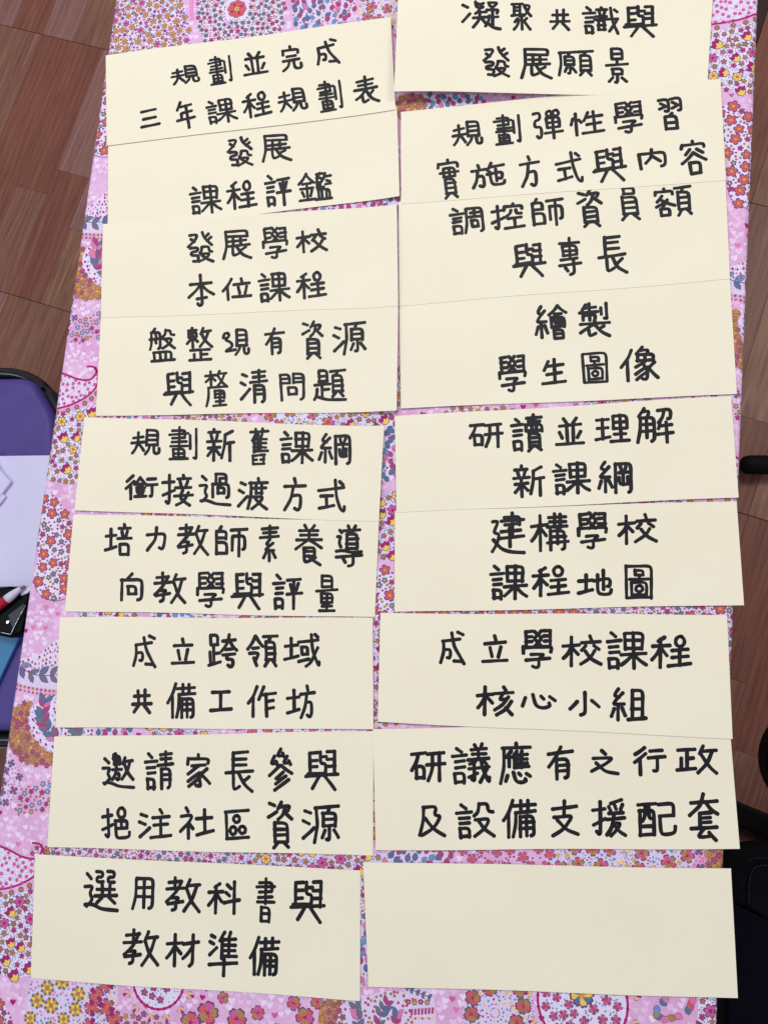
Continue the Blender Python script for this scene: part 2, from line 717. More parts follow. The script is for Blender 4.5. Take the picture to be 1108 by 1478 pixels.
def covered(x, y, m=9 * PX):
    for P in CW:
        if inside((x - m, y - m), P) and inside((x + m, y + m), P) and inside((x - m, y + m), P) and inside((x + m, y - m), P):
            return True
    return False


def region_ellipse(px, py, rx, ry, ang=0, wob=.06):
    cx_, cy_ = U(px, py)
    ph = random.uniform(0, 6)
    out = []
    for k in range(40):
        t = 2 * math.pi * k / 40
        q = 1 + wob * math.sin(3 * t + ph)
        a, b = rx * PX * q * math.cos(t), ry * PX * q * math.sin(t)
        out.append((cx_ + a * math.cos(ang) - b * math.sin(ang), cy_ + a * math.sin(ang) + b * math.cos(ang)))
    return out


def region_px(pts):
    return smooth_line([U(*p) for p in pts + [pts[0]]], 4)[:-1]


VIS = (-.66, .60)


def scatter(P, kinds, bgc=WHITE, bl=1, border=0):
    """fill region P with motif kinds: (count per 1000 px^2, radius px, function(x, y, r))"""
    if bgc:
        poly(P, bgc, bl)
    x0, x1 = min(p[0] for p in P), max(p[0] for p in P)
    y0, y1 = min(p[1] for p in P), max(p[1] for p in P)
    area_ = (x1 - x0) * (y1 - y0) / PX ** 2 / 1000
    for dens, r, fn in kinds:
        r = r * .9
        for _ in range(int(dens * area_ * 4.2)):
            x, y = random.uniform(x0, x1), random.uniform(y0, y1)
            rr = r * PX * random.uniform(.9, 1.1)
            if not inside((x, y), P) or covered(x, y):
                continue
            if border and not (inside((x + rr * border, y), P) and inside((x - rr * border, y), P) and inside((x, y + rr * border), P) and inside((x, y - rr * border), P)):
                continue
            if not G_.free(x, y, rr * 1.02):
                continue
            G_.put(x, y, rr)
            fn(x, y, rr)


fl = lambda c, cc=None, n=5, out=True: (lambda x, y, r: flower(x, y, r, c, cc, n, out))
dt = lambda c: (lambda x, y, r: dot(x, y, r, c))
ht = lambda c: (lambda x, y, r: heart(x, y, r, c, 3, random.uniform(-.25, .25)))
pet = lambda cs, n=5, cc=MAG: (lambda x, y, r: petals(x, y, r, cs, n, cc))


def pick(*f):
    return lambda x, y, r: random.choice(f)(x, y, r)


MEADOW = [(1.2, 6, fl(GOLD, CORAL, 6)), (1, 6, fl(PINK, MAG, 6)), (1, 5.4, fl(OLIVE, BROWN, 6)), (11, 3.6, pick(fl(DPINK, MAG), fl(MAG, WHITE), fl(BROWN, OLIVE), fl(PINK, MAG))),
          (30, 2.6, pick(fl(DPINK, None, 5, False), ht(BROWN), ht(DPINK), dt(OLIVE))), (40, 1.2, pick(dt(BLUE), dt(GREY), dt(ROSE)))]
TULIPS = [(.4, 9, lambda x, y, r: tulip(x, y, r, random.uniform(1.9, 3.0))), (.8, 8.6, pick(fl(YEL, CORAL, 6), fl(PINK, MAG, 6))),
          (16, 4.6, pick(fl(BROWN, OLIVE), fl(OLIVE, BROWN), fl(DPINK, MAG), fl(BROWN, OLIVE))), (30, 1.2, pick(dt(BLUE), dt(SLATE), dt(ROSE)))]
REDS = [(2.6, 9, fl(CORAL, GOLD, 5)), (6, 5, pick(fl(GREY, YEL), fl(DPINK, MAG), fl(GREY, OLIVE))), (22, 2.4, pick(ht(MAG), ht(MAG), dt(OLIVE)))]
GREYS = [(18, 4.2, pick(fl(GREY, SLATE), fl(DPINK, MAG), fl(GREY, SLATE), fl(DPINK, BROWN))), (30, 2.0, pick(dt(OLIVE), dt(ROSE), dt(BROWN))), (30, 1.2, dt(OLIVE))]
CRES = [(70, 4.6, pick(fl(GOLD, BROWN), fl(BROWN, MAG), fl(OLIVE, CORAL), fl(DPINK, BROWN))), (60, 2.4, pick(fl(YEL, CORAL, 5, False), dt(GOLD), fl(BROWN, None, 5, False)))]
DROPS = [(40, 2.8, lambda x, y, r: drop(x, y, r, math.atan2(y - DC[1], x - DC[0]), random.choice([MAG, DPINK, ROSE, BROWN]))), (20, 1.6, dt(ROSE))]
BUTT = [(8, 7, lambda x, y, r: petals(x, y, r, [DPINK, SLATE], 4, LINE, 4, .42)), (20, 2, dt(ROSE))]
LEAFM = [(60, 4.6, lambda x, y, r: leaf(x, y - r, r * 2.9, random.uniform(.6, 2.6), random.choice([SLATE, DPINK, ROSE, BLUE, SLATE, DPINK]), 4, .3)), (20, 2, pick(dt(DPINK), dt(OLIVE)))]
BIGS = [(2, 10.5, pet([CORAL, OLIVE, PINK])), (6, 3, pick(fl(YEL, CORAL), ht(BLUE), ht(YEL))), (24, 1.3, pick(dt(BLUE), dt(MAG), dt(YEL), dt(GREY)))]
STARS = [(5, 11.6, lambda x, y, r: star8(x, y, r)), (8, 2, pick(dt(ROSE), dt(BLUE)))]
REDTUL = [(3, 11, lambda x, y, r: petals(x, y - r * .4, r * 1.3, [CORAL, MAG, CORAL], 6, OLIVE, 4, .3)), (30, 1.7, pick(dt(BLUE), dt(ROSE), dt(YEL)))]
BURST = [(9, 2.6, pick(ht(BLUE), ht(YEL), fl(YEL, None, 5, False))), (30, 1.2, pick(dt(BLUE), dt(MAG), dt(GREY)))]
PINKFL = [(9, 8, pet([CORAL, PINK, CORAL], 5, BROWN)), (6, 1.6, dt(MAG))]
DC = (0, 0)


def leafbranch(pts, n, ln, cols_, L=4):
    P = smooth_line([U(*p) for p in pts], 10)
    ribbon(P, 1.2 * PX, LINE, 3)
    for k in range(n):
        i = int((k + .5) / n * (len(P) - 2))
        a = math.atan2(P[i + 1][1] - P[i][1], P[i + 1][0] - P[i][0])
        for sg in (1, -1):
            aa = a + sg * random.uniform(.55, .85)
            leaf(P[i][0], P[i][1], ln * PX * random.uniform(.85, 1.1), aa, random.choice(cols_), L + (k % 2) * .0)
            G_.put(P[i][0] + ln * PX * .5 * math.cos(aa), P[i][1] + ln * PX * .5 * math.sin(aa), ln * PX * .35)


S1 = Vector(U(30, 1228)) - Vector(U(110, 540))
S2 = Vector(U(1060, 80)) - Vector(U(80, 640))


def shifted(P, sh):
    return [(p[0] + sh[0], p[1] + sh[1]) for p in P]


def column(sh, sc=True):
    """the run of patches that repeats down the left and right edges"""
    global DC, U
    base_U = U
    U = lambda px, py: (base_U(px, py)[0] + sh[0], base_U(px, py)[1] + sh[1])
    # paisley with its curl
    outer = smooth_line([U(*p) for p in ((-70, 545), (-30, 578), (30, 592), (85, 589), (118, 577), (138, 560), (142, 542), (138, 530))], 8)
    inner = smooth_line([U(*p) for p in ((-70, 545), (-20, 530), (40, 527), (88, 538), (112, 547), (130, 548), (139, 538), (136, 530), (126, 529))], 8)
    poly(outer + inner[::-1][6:], WHITE, 2)
    ribbon(outer, 3 * PX, MAG, 5)
    ribbon(inner, 3 * PX, MAG, 5)
    scatter(outer + inner[::-1][8:], [(14, 3.6, fl(PINK, None, 5, False)), (14, 1, dt(ROSE))], None)
    for k, p in enumerate(outer[6::3]):
        n = U(110, 520)
        d = Vector((p[0] - n[0], p[1] - n[1])).normalized() * 8 * PX
        if G_.free(p[0] + d.x, p[1] + d.y, 2 * PX):
            dot(p[0] + d.x, p[1] + d.y, 4.4 * PX, LINE, 4)
            dot(p[0] + d.x, p[1] + d.y, 3.8 * PX, BROWN, 5)
            dot(p[0] + d.x, p[1] + d.y, 2 * PX, OLIVE, 6)
            G_.put(p[0] + d.x, p[1] + d.y, 4 * PX)
    if sc:
        scatter(region_px([(-60, 615), (20, 610), (70, 600), (110, 592), (135, 588), (185, 610), (180, 660), (130, 690), (100, 697), (60, 690), (0, 690), (-60, 680)]), TULIPS)
    scatter(region_px([(60, 712), (78, 716), (98, 745), (112, 790), (108, 830), (90, 862), (62, 860), (50, 835), (56, 800), (40, 760), (20, 740)]), REDS)
    ribbon(smooth_line([U(*p) for p in ((74, 725), (100, 775), (130, 860), (120, 900), (95, 940))], 8)[:14], .8 * PX, GREY, 3)
    ribbon(smooth_line([U(*p) for p in ((50, 832), (52, 850), (62, 862), (80, 867), (100, 862), (112, 850))], 8), .9 * PX, LINE, 3)
    # drops fan, blue leaf branch, border of dots
    DC = U(60, 850)
    scatter(region_px([(30, 950), (55, 945), (80, 925), (110, 915), (175, 915), (180, 965), (120, 962), (60, 968), (30, 965)]), DROPS)
    poly(region_px([(22, 968), (60, 966), (120, 960), (175, 962), (180, 1000), (140, 1003), (80, 995), (40, 990), (20, 980)]), LAV, 1)
    leafbranch([(25, 958), (45, 972), (70, 975), (100, 972), (150, 975), (190, 968)], 8, 20, [SLATE, SLATE, BLUE, GREY])
    for k in range(26):
        for j in range(2):
            x, y = U(18 + k * 6, 984 + 14 * math.sin(k / 26 * 3.0 + .2) + j * 6)
            if G_.free(x, y, 1.8 * PX) and not covered(x, y):
                dot(x, y, 2.1 * PX, random.choice([DPINK, OLIVE, BROWN]), 4)
                G_.put(x, y, 2 * PX)
    # crescent of gold and red flowers with a leaf spray
    scatter(region_px([(34, 1014), (46, 1016), (40, 1035), (44, 1058), (60, 1078), (80, 1088), (120, 1090), (120, 1108), (80, 1106), (40, 1102), (16, 1082), (10, 1055), (16, 1030)]), CRES, lin(196, 132, 112))
    poly(region_px([(48, 1018), (80, 1005), (130, 1010), (130, 1085), (80, 1086), (60, 1076), (46, 1056), (42, 1036)]), WHITE, 1.5)
    leafbranch([(82, 1068), (68, 1050), (62, 1030), (66, 1010)], 9, 18, [SLATE, ROSE, GREY, DPINK])
    leafbranch([(120, 1060), (104, 1045), (100, 1030), (104, 1012)], 9, 18, [SLATE, DPINK, GREY])
    scatter(region_px([(48, 1018), (80, 1005), (130, 1010), (130, 1085), (80, 1086), (60, 1076), (46, 1056), (42, 1036)]), [(10, 3, lambda x, y, r: drop(x, y, r, -1, MAG)), (10, 1.6, pick(dt(BLUE), dt(PINK)))], None)
    scatter(region_px([(-40, 1085), (10, 1088), (26, 1110), (30, 1135), (10, 1160), (-40, 1170)]), BUTT, LAV)
    scatter(region_px([(28, 1140), (60, 1130), (80, 1130), (78, 1165), (50, 1172), (24, 1176)]), [(10, 4.2, pick(fl(DPINK, MAG), fl(OLIVE, YEL), fl(BLUE, YEL))), (10, 2, dt(BROWN))], None)
    U = base_U


for sh in ((0, 0), tuple(-S1), tuple(S1), tuple(S2), tuple(S2 + S1), tuple(S2 - S1)):
    column(sh, sh != tuple(-S1))

# top strip
scatter(region_px([(150, 20), (180, -10), (230, -30), (262, 0), (272, 40), (266, 90), (200, 110), (150, 110)]), MEADOW)
ribbon(smooth_line([U(*p) for p in ((160, 22), (185, 8), (205, -10))], 6), 1.2 * PX, LINE, 5)
ribbon(smooth_line([U(*p) for p in ((238, -6), (252, 8), (264, 24), (270, 36))], 6), 1.0 * PX, GREY, 5)
ribbon([U(277, -30), U(277, 28)], 7 * PX, lin(236, 150, 206), 2)
x, y = U(342, 13)
for k in range(8):
    a = k * math.pi / 4
    dot(x + 10 * PX * math.cos(a), y + 10 * PX * math.sin(a), 6.8 * PX, LINE, 4)
for k in range(8):
    a = k * math.pi / 4
    dot(x + 10 * PX * math.cos(a), y + 10 * PX * math.sin(a), 6.2 * PX, CORAL, 5 + .3 * (k % 2))
for k in range(4):
    a = .6 + k * math.pi / 2
    heart(x + 9 * PX * math.cos(a), y + 9 * PX * math.sin(a), 3 * PX, MAG, 6.5, a)
flower(x, y, 5 * PX, YEL, CORAL, 5, True, 7)
G_.put(x, y, 17 * PX)
scatter(region_px([(292, -40), (400, -40), (412, 0), (398, 60), (330, 75), (296, 60), (284, 20)]), GREYS)
scatter(region_px([(424, -30), (500, -30), (512, 5), (500, 34), (460, 48), (432, 44), (422, 16)]), LEAFM, LAV)
scatter(region_px([(528, -30), (580, -30), (590, 40), (540, 40), (514, 34), (520, 8)]), BIGS, LAV)
scatter(region_px([(1010, 20), (1028, -10), (1050, -4), (1040, 30), (1020, 46)]), [(8, 4.4, fl(DPINK, MAG))], None)
# wedges between cards
scatter(region_px([(575, 138), (610, 138), (610, 165), (575, 170)]), CRES, lin(196, 132, 112))
scatter(region_px([(612, 138), (690, 136), (690, 160), (612, 164)]), LEAFM, WHITE)
scatter(region_px([(430, 280), (600, 270), (600, 310), (430, 315)]), LEAFM, LAV)
# bottom strip
scatter(region_px([(46, 1400), (60, 1404), (100, 1400), (112, 1420), (108, 1500), (46, 1500), (40, 1450)]), STARS, LAV)
scatter(region_px([(104, 1396), (160, 1400), (170, 1440), (158, 1500), (108, 1500), (112, 1440)]), REDTUL, LAV)


def medallion(px, py, r, inner, teeth=26):
    cx_, cy_ = U(px, py)
    P = ring_pts(cx_, cy_, r * PX, 48, lambda t: 1)
    poly(P, WHITE, 1.6)
    ribbon(P + P[:2], 3 * PX, MAG, 5)
    for k in range(teeth):
        a = 2 * math.pi * k / teeth
        dot(cx_ + r * PX * math.cos(a), cy_ + r * PX * math.sin(a), 2.4 * PX, MAG, 6)
        if k % 2:
            q = (r + 13) * PX
            if G_.free(cx_ + q * math.cos(a), cy_ + q * math.sin(a), 4 * PX):
                petals(cx_ + q * math.cos(a), cy_ + q * math.sin(a), 5.5 * PX, [MAG, YEL, YEL], 3, LINE, 4, .4, a)
                G_.put(cx_ + q * math.cos(a), cy_ + q * math.sin(a), 5 * PX)
    for k in range(20):
        a = 2 * math.pi * k / 20
        dot(cx_ + (r - 6) * PX * math.cos(a), cy_ + (r - 6) * PX * math.sin(a), 1.1 * PX, BLUE if k % 2 else ROSE, 4)
    scatter(ring_pts(cx_, cy_, (r - 9) * PX, 32, lambda t: 1), inner, None)


medallion(229, 1416, 37, [(10, 6, fl(DPINK, BROWN)), (14, 1.3, dt(BLUE))])
x, y = U(839, 1436)
petals(x, y, 16 * PX, [YEL, SLATE, YEL, SLATE], 8, GOLD, 4, .3)
G_.put(x, y, 15 * PX)
medallion(840, 1446, 58, [(13, 7, pet([DPINK, PINK], 5, BROWN)), (14, 1.3, dt(GREY))])
scatter(region_px([(120, 1466), (200, 1462), (240, 1470), (240, 1500), (190, 1500)]), CRES, None)
for (px_, py_, r_) in ((300, 1462, 19), (342, 1470, 17), (275, 1476, 18), (322, 1440, 10), (372, 1462, 12), (440, 1468, 16), (424, 1448, 12), (458, 1446, 12)):
    x, y = U(px_, py_)
    if G_.free(x, y, r_ * PX * .7):
        petals(x, y, r_ * .82 * PX, random.choice([[CORAL, OLIVE, PINK], [PINK, CORAL, OLIVE]]), 5, MAG, 4, .4)
        G_.put(x, y, r_ * PX * .8)
scatter(region_px([(462, 1446), (490, 1446), (494, 1500), (460, 1500)]), CRES, lin(196, 132, 112))
poly(region_px([(492, 1446), (524, 1440), (560, 1430), (590, 1440), (586, 1500), (492, 1500)]), LAV, 1.2)
leafbranch([(520, 1500), (517, 1475), (513, 1450)], 6, 15, [SLATE, ROSE, GREY])
leafbranch([(545, 1500), (548, 1470), (560, 1444)], 6, 14, [DPINK, SLATE, GREY])
leafbranch([(576, 1500), (572, 1476), (574, 1462)], 5, 13, [DPINK, SLATE, ROSE])
scatter(region_px([(492, 1446), (524, 1440), (560, 1430), (590, 1440), (586, 1500), (492, 1500)]), [(14, 2.4, pick(dt(DPINK), dt(OLIVE), dt(BROWN)))], None)
# basket of small flowers
poly(region_px([(584, 1428), (622, 1428), (626, 1500), (590, 1500)]), LAV, 1.3)
leafbranch([(584, 1424), (602, 1432), (622, 1440)], 5, 7, [SLATE, GREY])
for k in range(4):
    x, y = U(589 + k * 9, 1446 + (k % 2))
    flower(x, y, 3.6 * PX, [MAG, OLIVE][k % 2], YEL)
for k in range(7):
    x, y = U(594 + k * 5, 1462 - k * .4)
    poly([(x - 1.6 * PX, y + 5 * PX), (x + 1.6 * PX, y + 5 * PX), (x + 1.6 * PX, y - 3 * PX), (x - 1.6 * PX, y - 3 * PX)], DPINK, 4)
    dot(*U(594 + k * 5, 1470), 1.8 * PX, [YEL, CORAL][k % 2], 4)
    G_.put(x, y, 5 * PX)
for (px_, py_) in ((682, 1440), (680, 1464), (694, 1430), (688, 1476), (750, 1428), (755, 1452), (745, 1476), (706, 1426)):
    x, y = U(px_, py_)
    if G_.free(x, y, 6 * PX):
        petals(x, y, 10.5 * PX, [BROWN, CORAL, OLIVE], 5, MAG, 4, .42)
        G_.put(x, y, 9 * PX)
P = region_px([(676, 1424), (756, 1424), (768, 1470), (750, 1510), (690, 1510), (668, 1470)])
cx_, cy_ = U(714, 1462)
for k in range(14):
    a = 2 * math.pi * k / 14
    for j, q in enumerate((6, 11, 17)):
        dot(cx_ + q * PX * math.cos(a + j * .2), cy_ + q * PX * math.sin(a + j * .2), (1 + .3 * j) * PX, [GREY, MAG, BLUE, YEL][(k + j) % 4], 4)
G_.put(cx_, cy_, 16 * PX)
scatter(P, BURST, LAV)
for k in range(16):
    a = 2 * math.pi * k / 16
    x, y = U(975 + 26 * math.cos(a), 1450 + 22 * math.sin(a))
    leaf(x, y, 13 * PX, a + random.uniform(.8, 2.2), random.choice([SLATE, ROSE, OLIVE, BLUE, CORAL]), 4, .32)
    G_.put(x, y, 7 * PX)
scatter(region_px([(1008, 1432), (1040, 1432), (1040, 1500), (1008, 1500)]), TULIPS)
# row gaps
scatter(region_px([(560, 1226), (640, 1226), (640, 1252), (560, 1250)]), LEAFM, LAV)
scatter(region_px([(650, 1224), (780, 1224), (780, 1256), (650, 1254)]), DROPS[:0] + PINKFL, None)
scatter(region_px([(800, 1224), (980, 1224), (980, 1256), (800, 1256)]), BIGS, LAV)
scatter(region_px([(990, 1222), (1046, 1222), (1046, 1262), (990, 1260)]), BUTT, None)
scatter(region_px([(60, 1218), (320, 1226), (320, 1246), (60, 1236)]), GREYS, LAV)
scatter(region_px([(330, 1226), (550, 1230), (550, 1262), (330, 1250)]), TULIPS, LAV)
scatter(region_px([(540, 872), (800, 878), (800, 890), (540, 890)]), REDS, LAV)
scatter(region_px([(810, 872), (1060, 868), (1060, 892), (810, 892)]), GREYS, LAV)
# other patches between columns
for (px_, py_, rx, ry, K) in ((300, 605, 60, 24, CRES), (430, 604, 50, 22, BIGS), (520, 606, 40, 24, TULIPS), (200, 605, 40, 24, LEAFM), (250, 740, 60, 20, REDS),
                              (380, 745, 60, 18, GREYS), (150, 888, 50, 18, TULIPS), (260, 888, 50, 18, LEAFM), (400, 888, 60, 18, REDS), (500, 888, 30, 18, BIGS),
                              (150, 1058, 50, 16, LEAFM), (260, 1058, 50, 16, TULIPS), (420, 1054, 80, 16, PINKFL), (560, 650, 24, 50, LEAFM), (560, 760, 24, 50, TULIPS),
                              (556, 560, 30, 40, MEADOW), (548, 860, 26, 40, REDS), (542, 950, 16, 50, TULIPS), (540, 1060, 16, 50, CRES), (538, 1160, 16, 50, REDS),
                              (524, 1290, 14, 40, GREYS), (524, 1380, 14, 40, LEAFM), (700, 598, 60, 12, CRES), (900, 586, 60, 12, MEADOW), (1010, 580, 40, 14, BIGS), (640, 738, 60, 12, MEADOW), (900, 728, 100, 12, TULIPS)):
    scatter(region_ellipse(px_, py_, rx, ry), K, random.choice([LAV, WHITE]), 1.1 + random.random() * .5)
# pink ground with pale hearts and single bright hearts
x0, x1 = XL - .1, XR + .1
for cnt, r, fn in ((900, 4.8, pick(ht(MAG), ht(CORAL), ht(ROSE), ht(MAG), ht(PINK))),):
    for _ in range(cnt * 4):
        x, y = random.uniform(x0, x1), random.uniform(*VIS)
        if covered(x, y) or not G_.free(x, y, r * PX * 1.1):
            continue
        if random.random() < .45:
            G_.put(x, y, r * PX)
            fn(x, y, r * PX * random.uniform(.8, 1.05))
for _ in range(60000):
    x, y = random.uniform(x0, x1), random.uniform(*VIS)
    r = random.uniform(4.0, 5.6) * PX
    if covered(x, y) or not G_.free(x, y, r * .68):
        continue
    G_.put(x, y, r * .72)
    heart(x, y, r, random.choice([lin(244, 222, 250), lin(240, 208, 242), lin(238, 196, 234)]), .1, random.uniform(-.3, .3))

me = bpy.data.meshes.new('printed_pattern')
me.from_pydata(PV, [], PF)
ca = me.color_attributes.new('print', 'FLOAT_COLOR', 'POINT')
flat = []
for c in PC:
    flat += [c[0], c[1], c[2], 1.0]
ca.data.foreach_set('color', flat)
me.materials.append(PRINT)
pp = bpy.data.objects.new('printed_pattern', me)
C.objects.link(pp)
pp.parent = cloth
pp['kind'] = 'stuff'


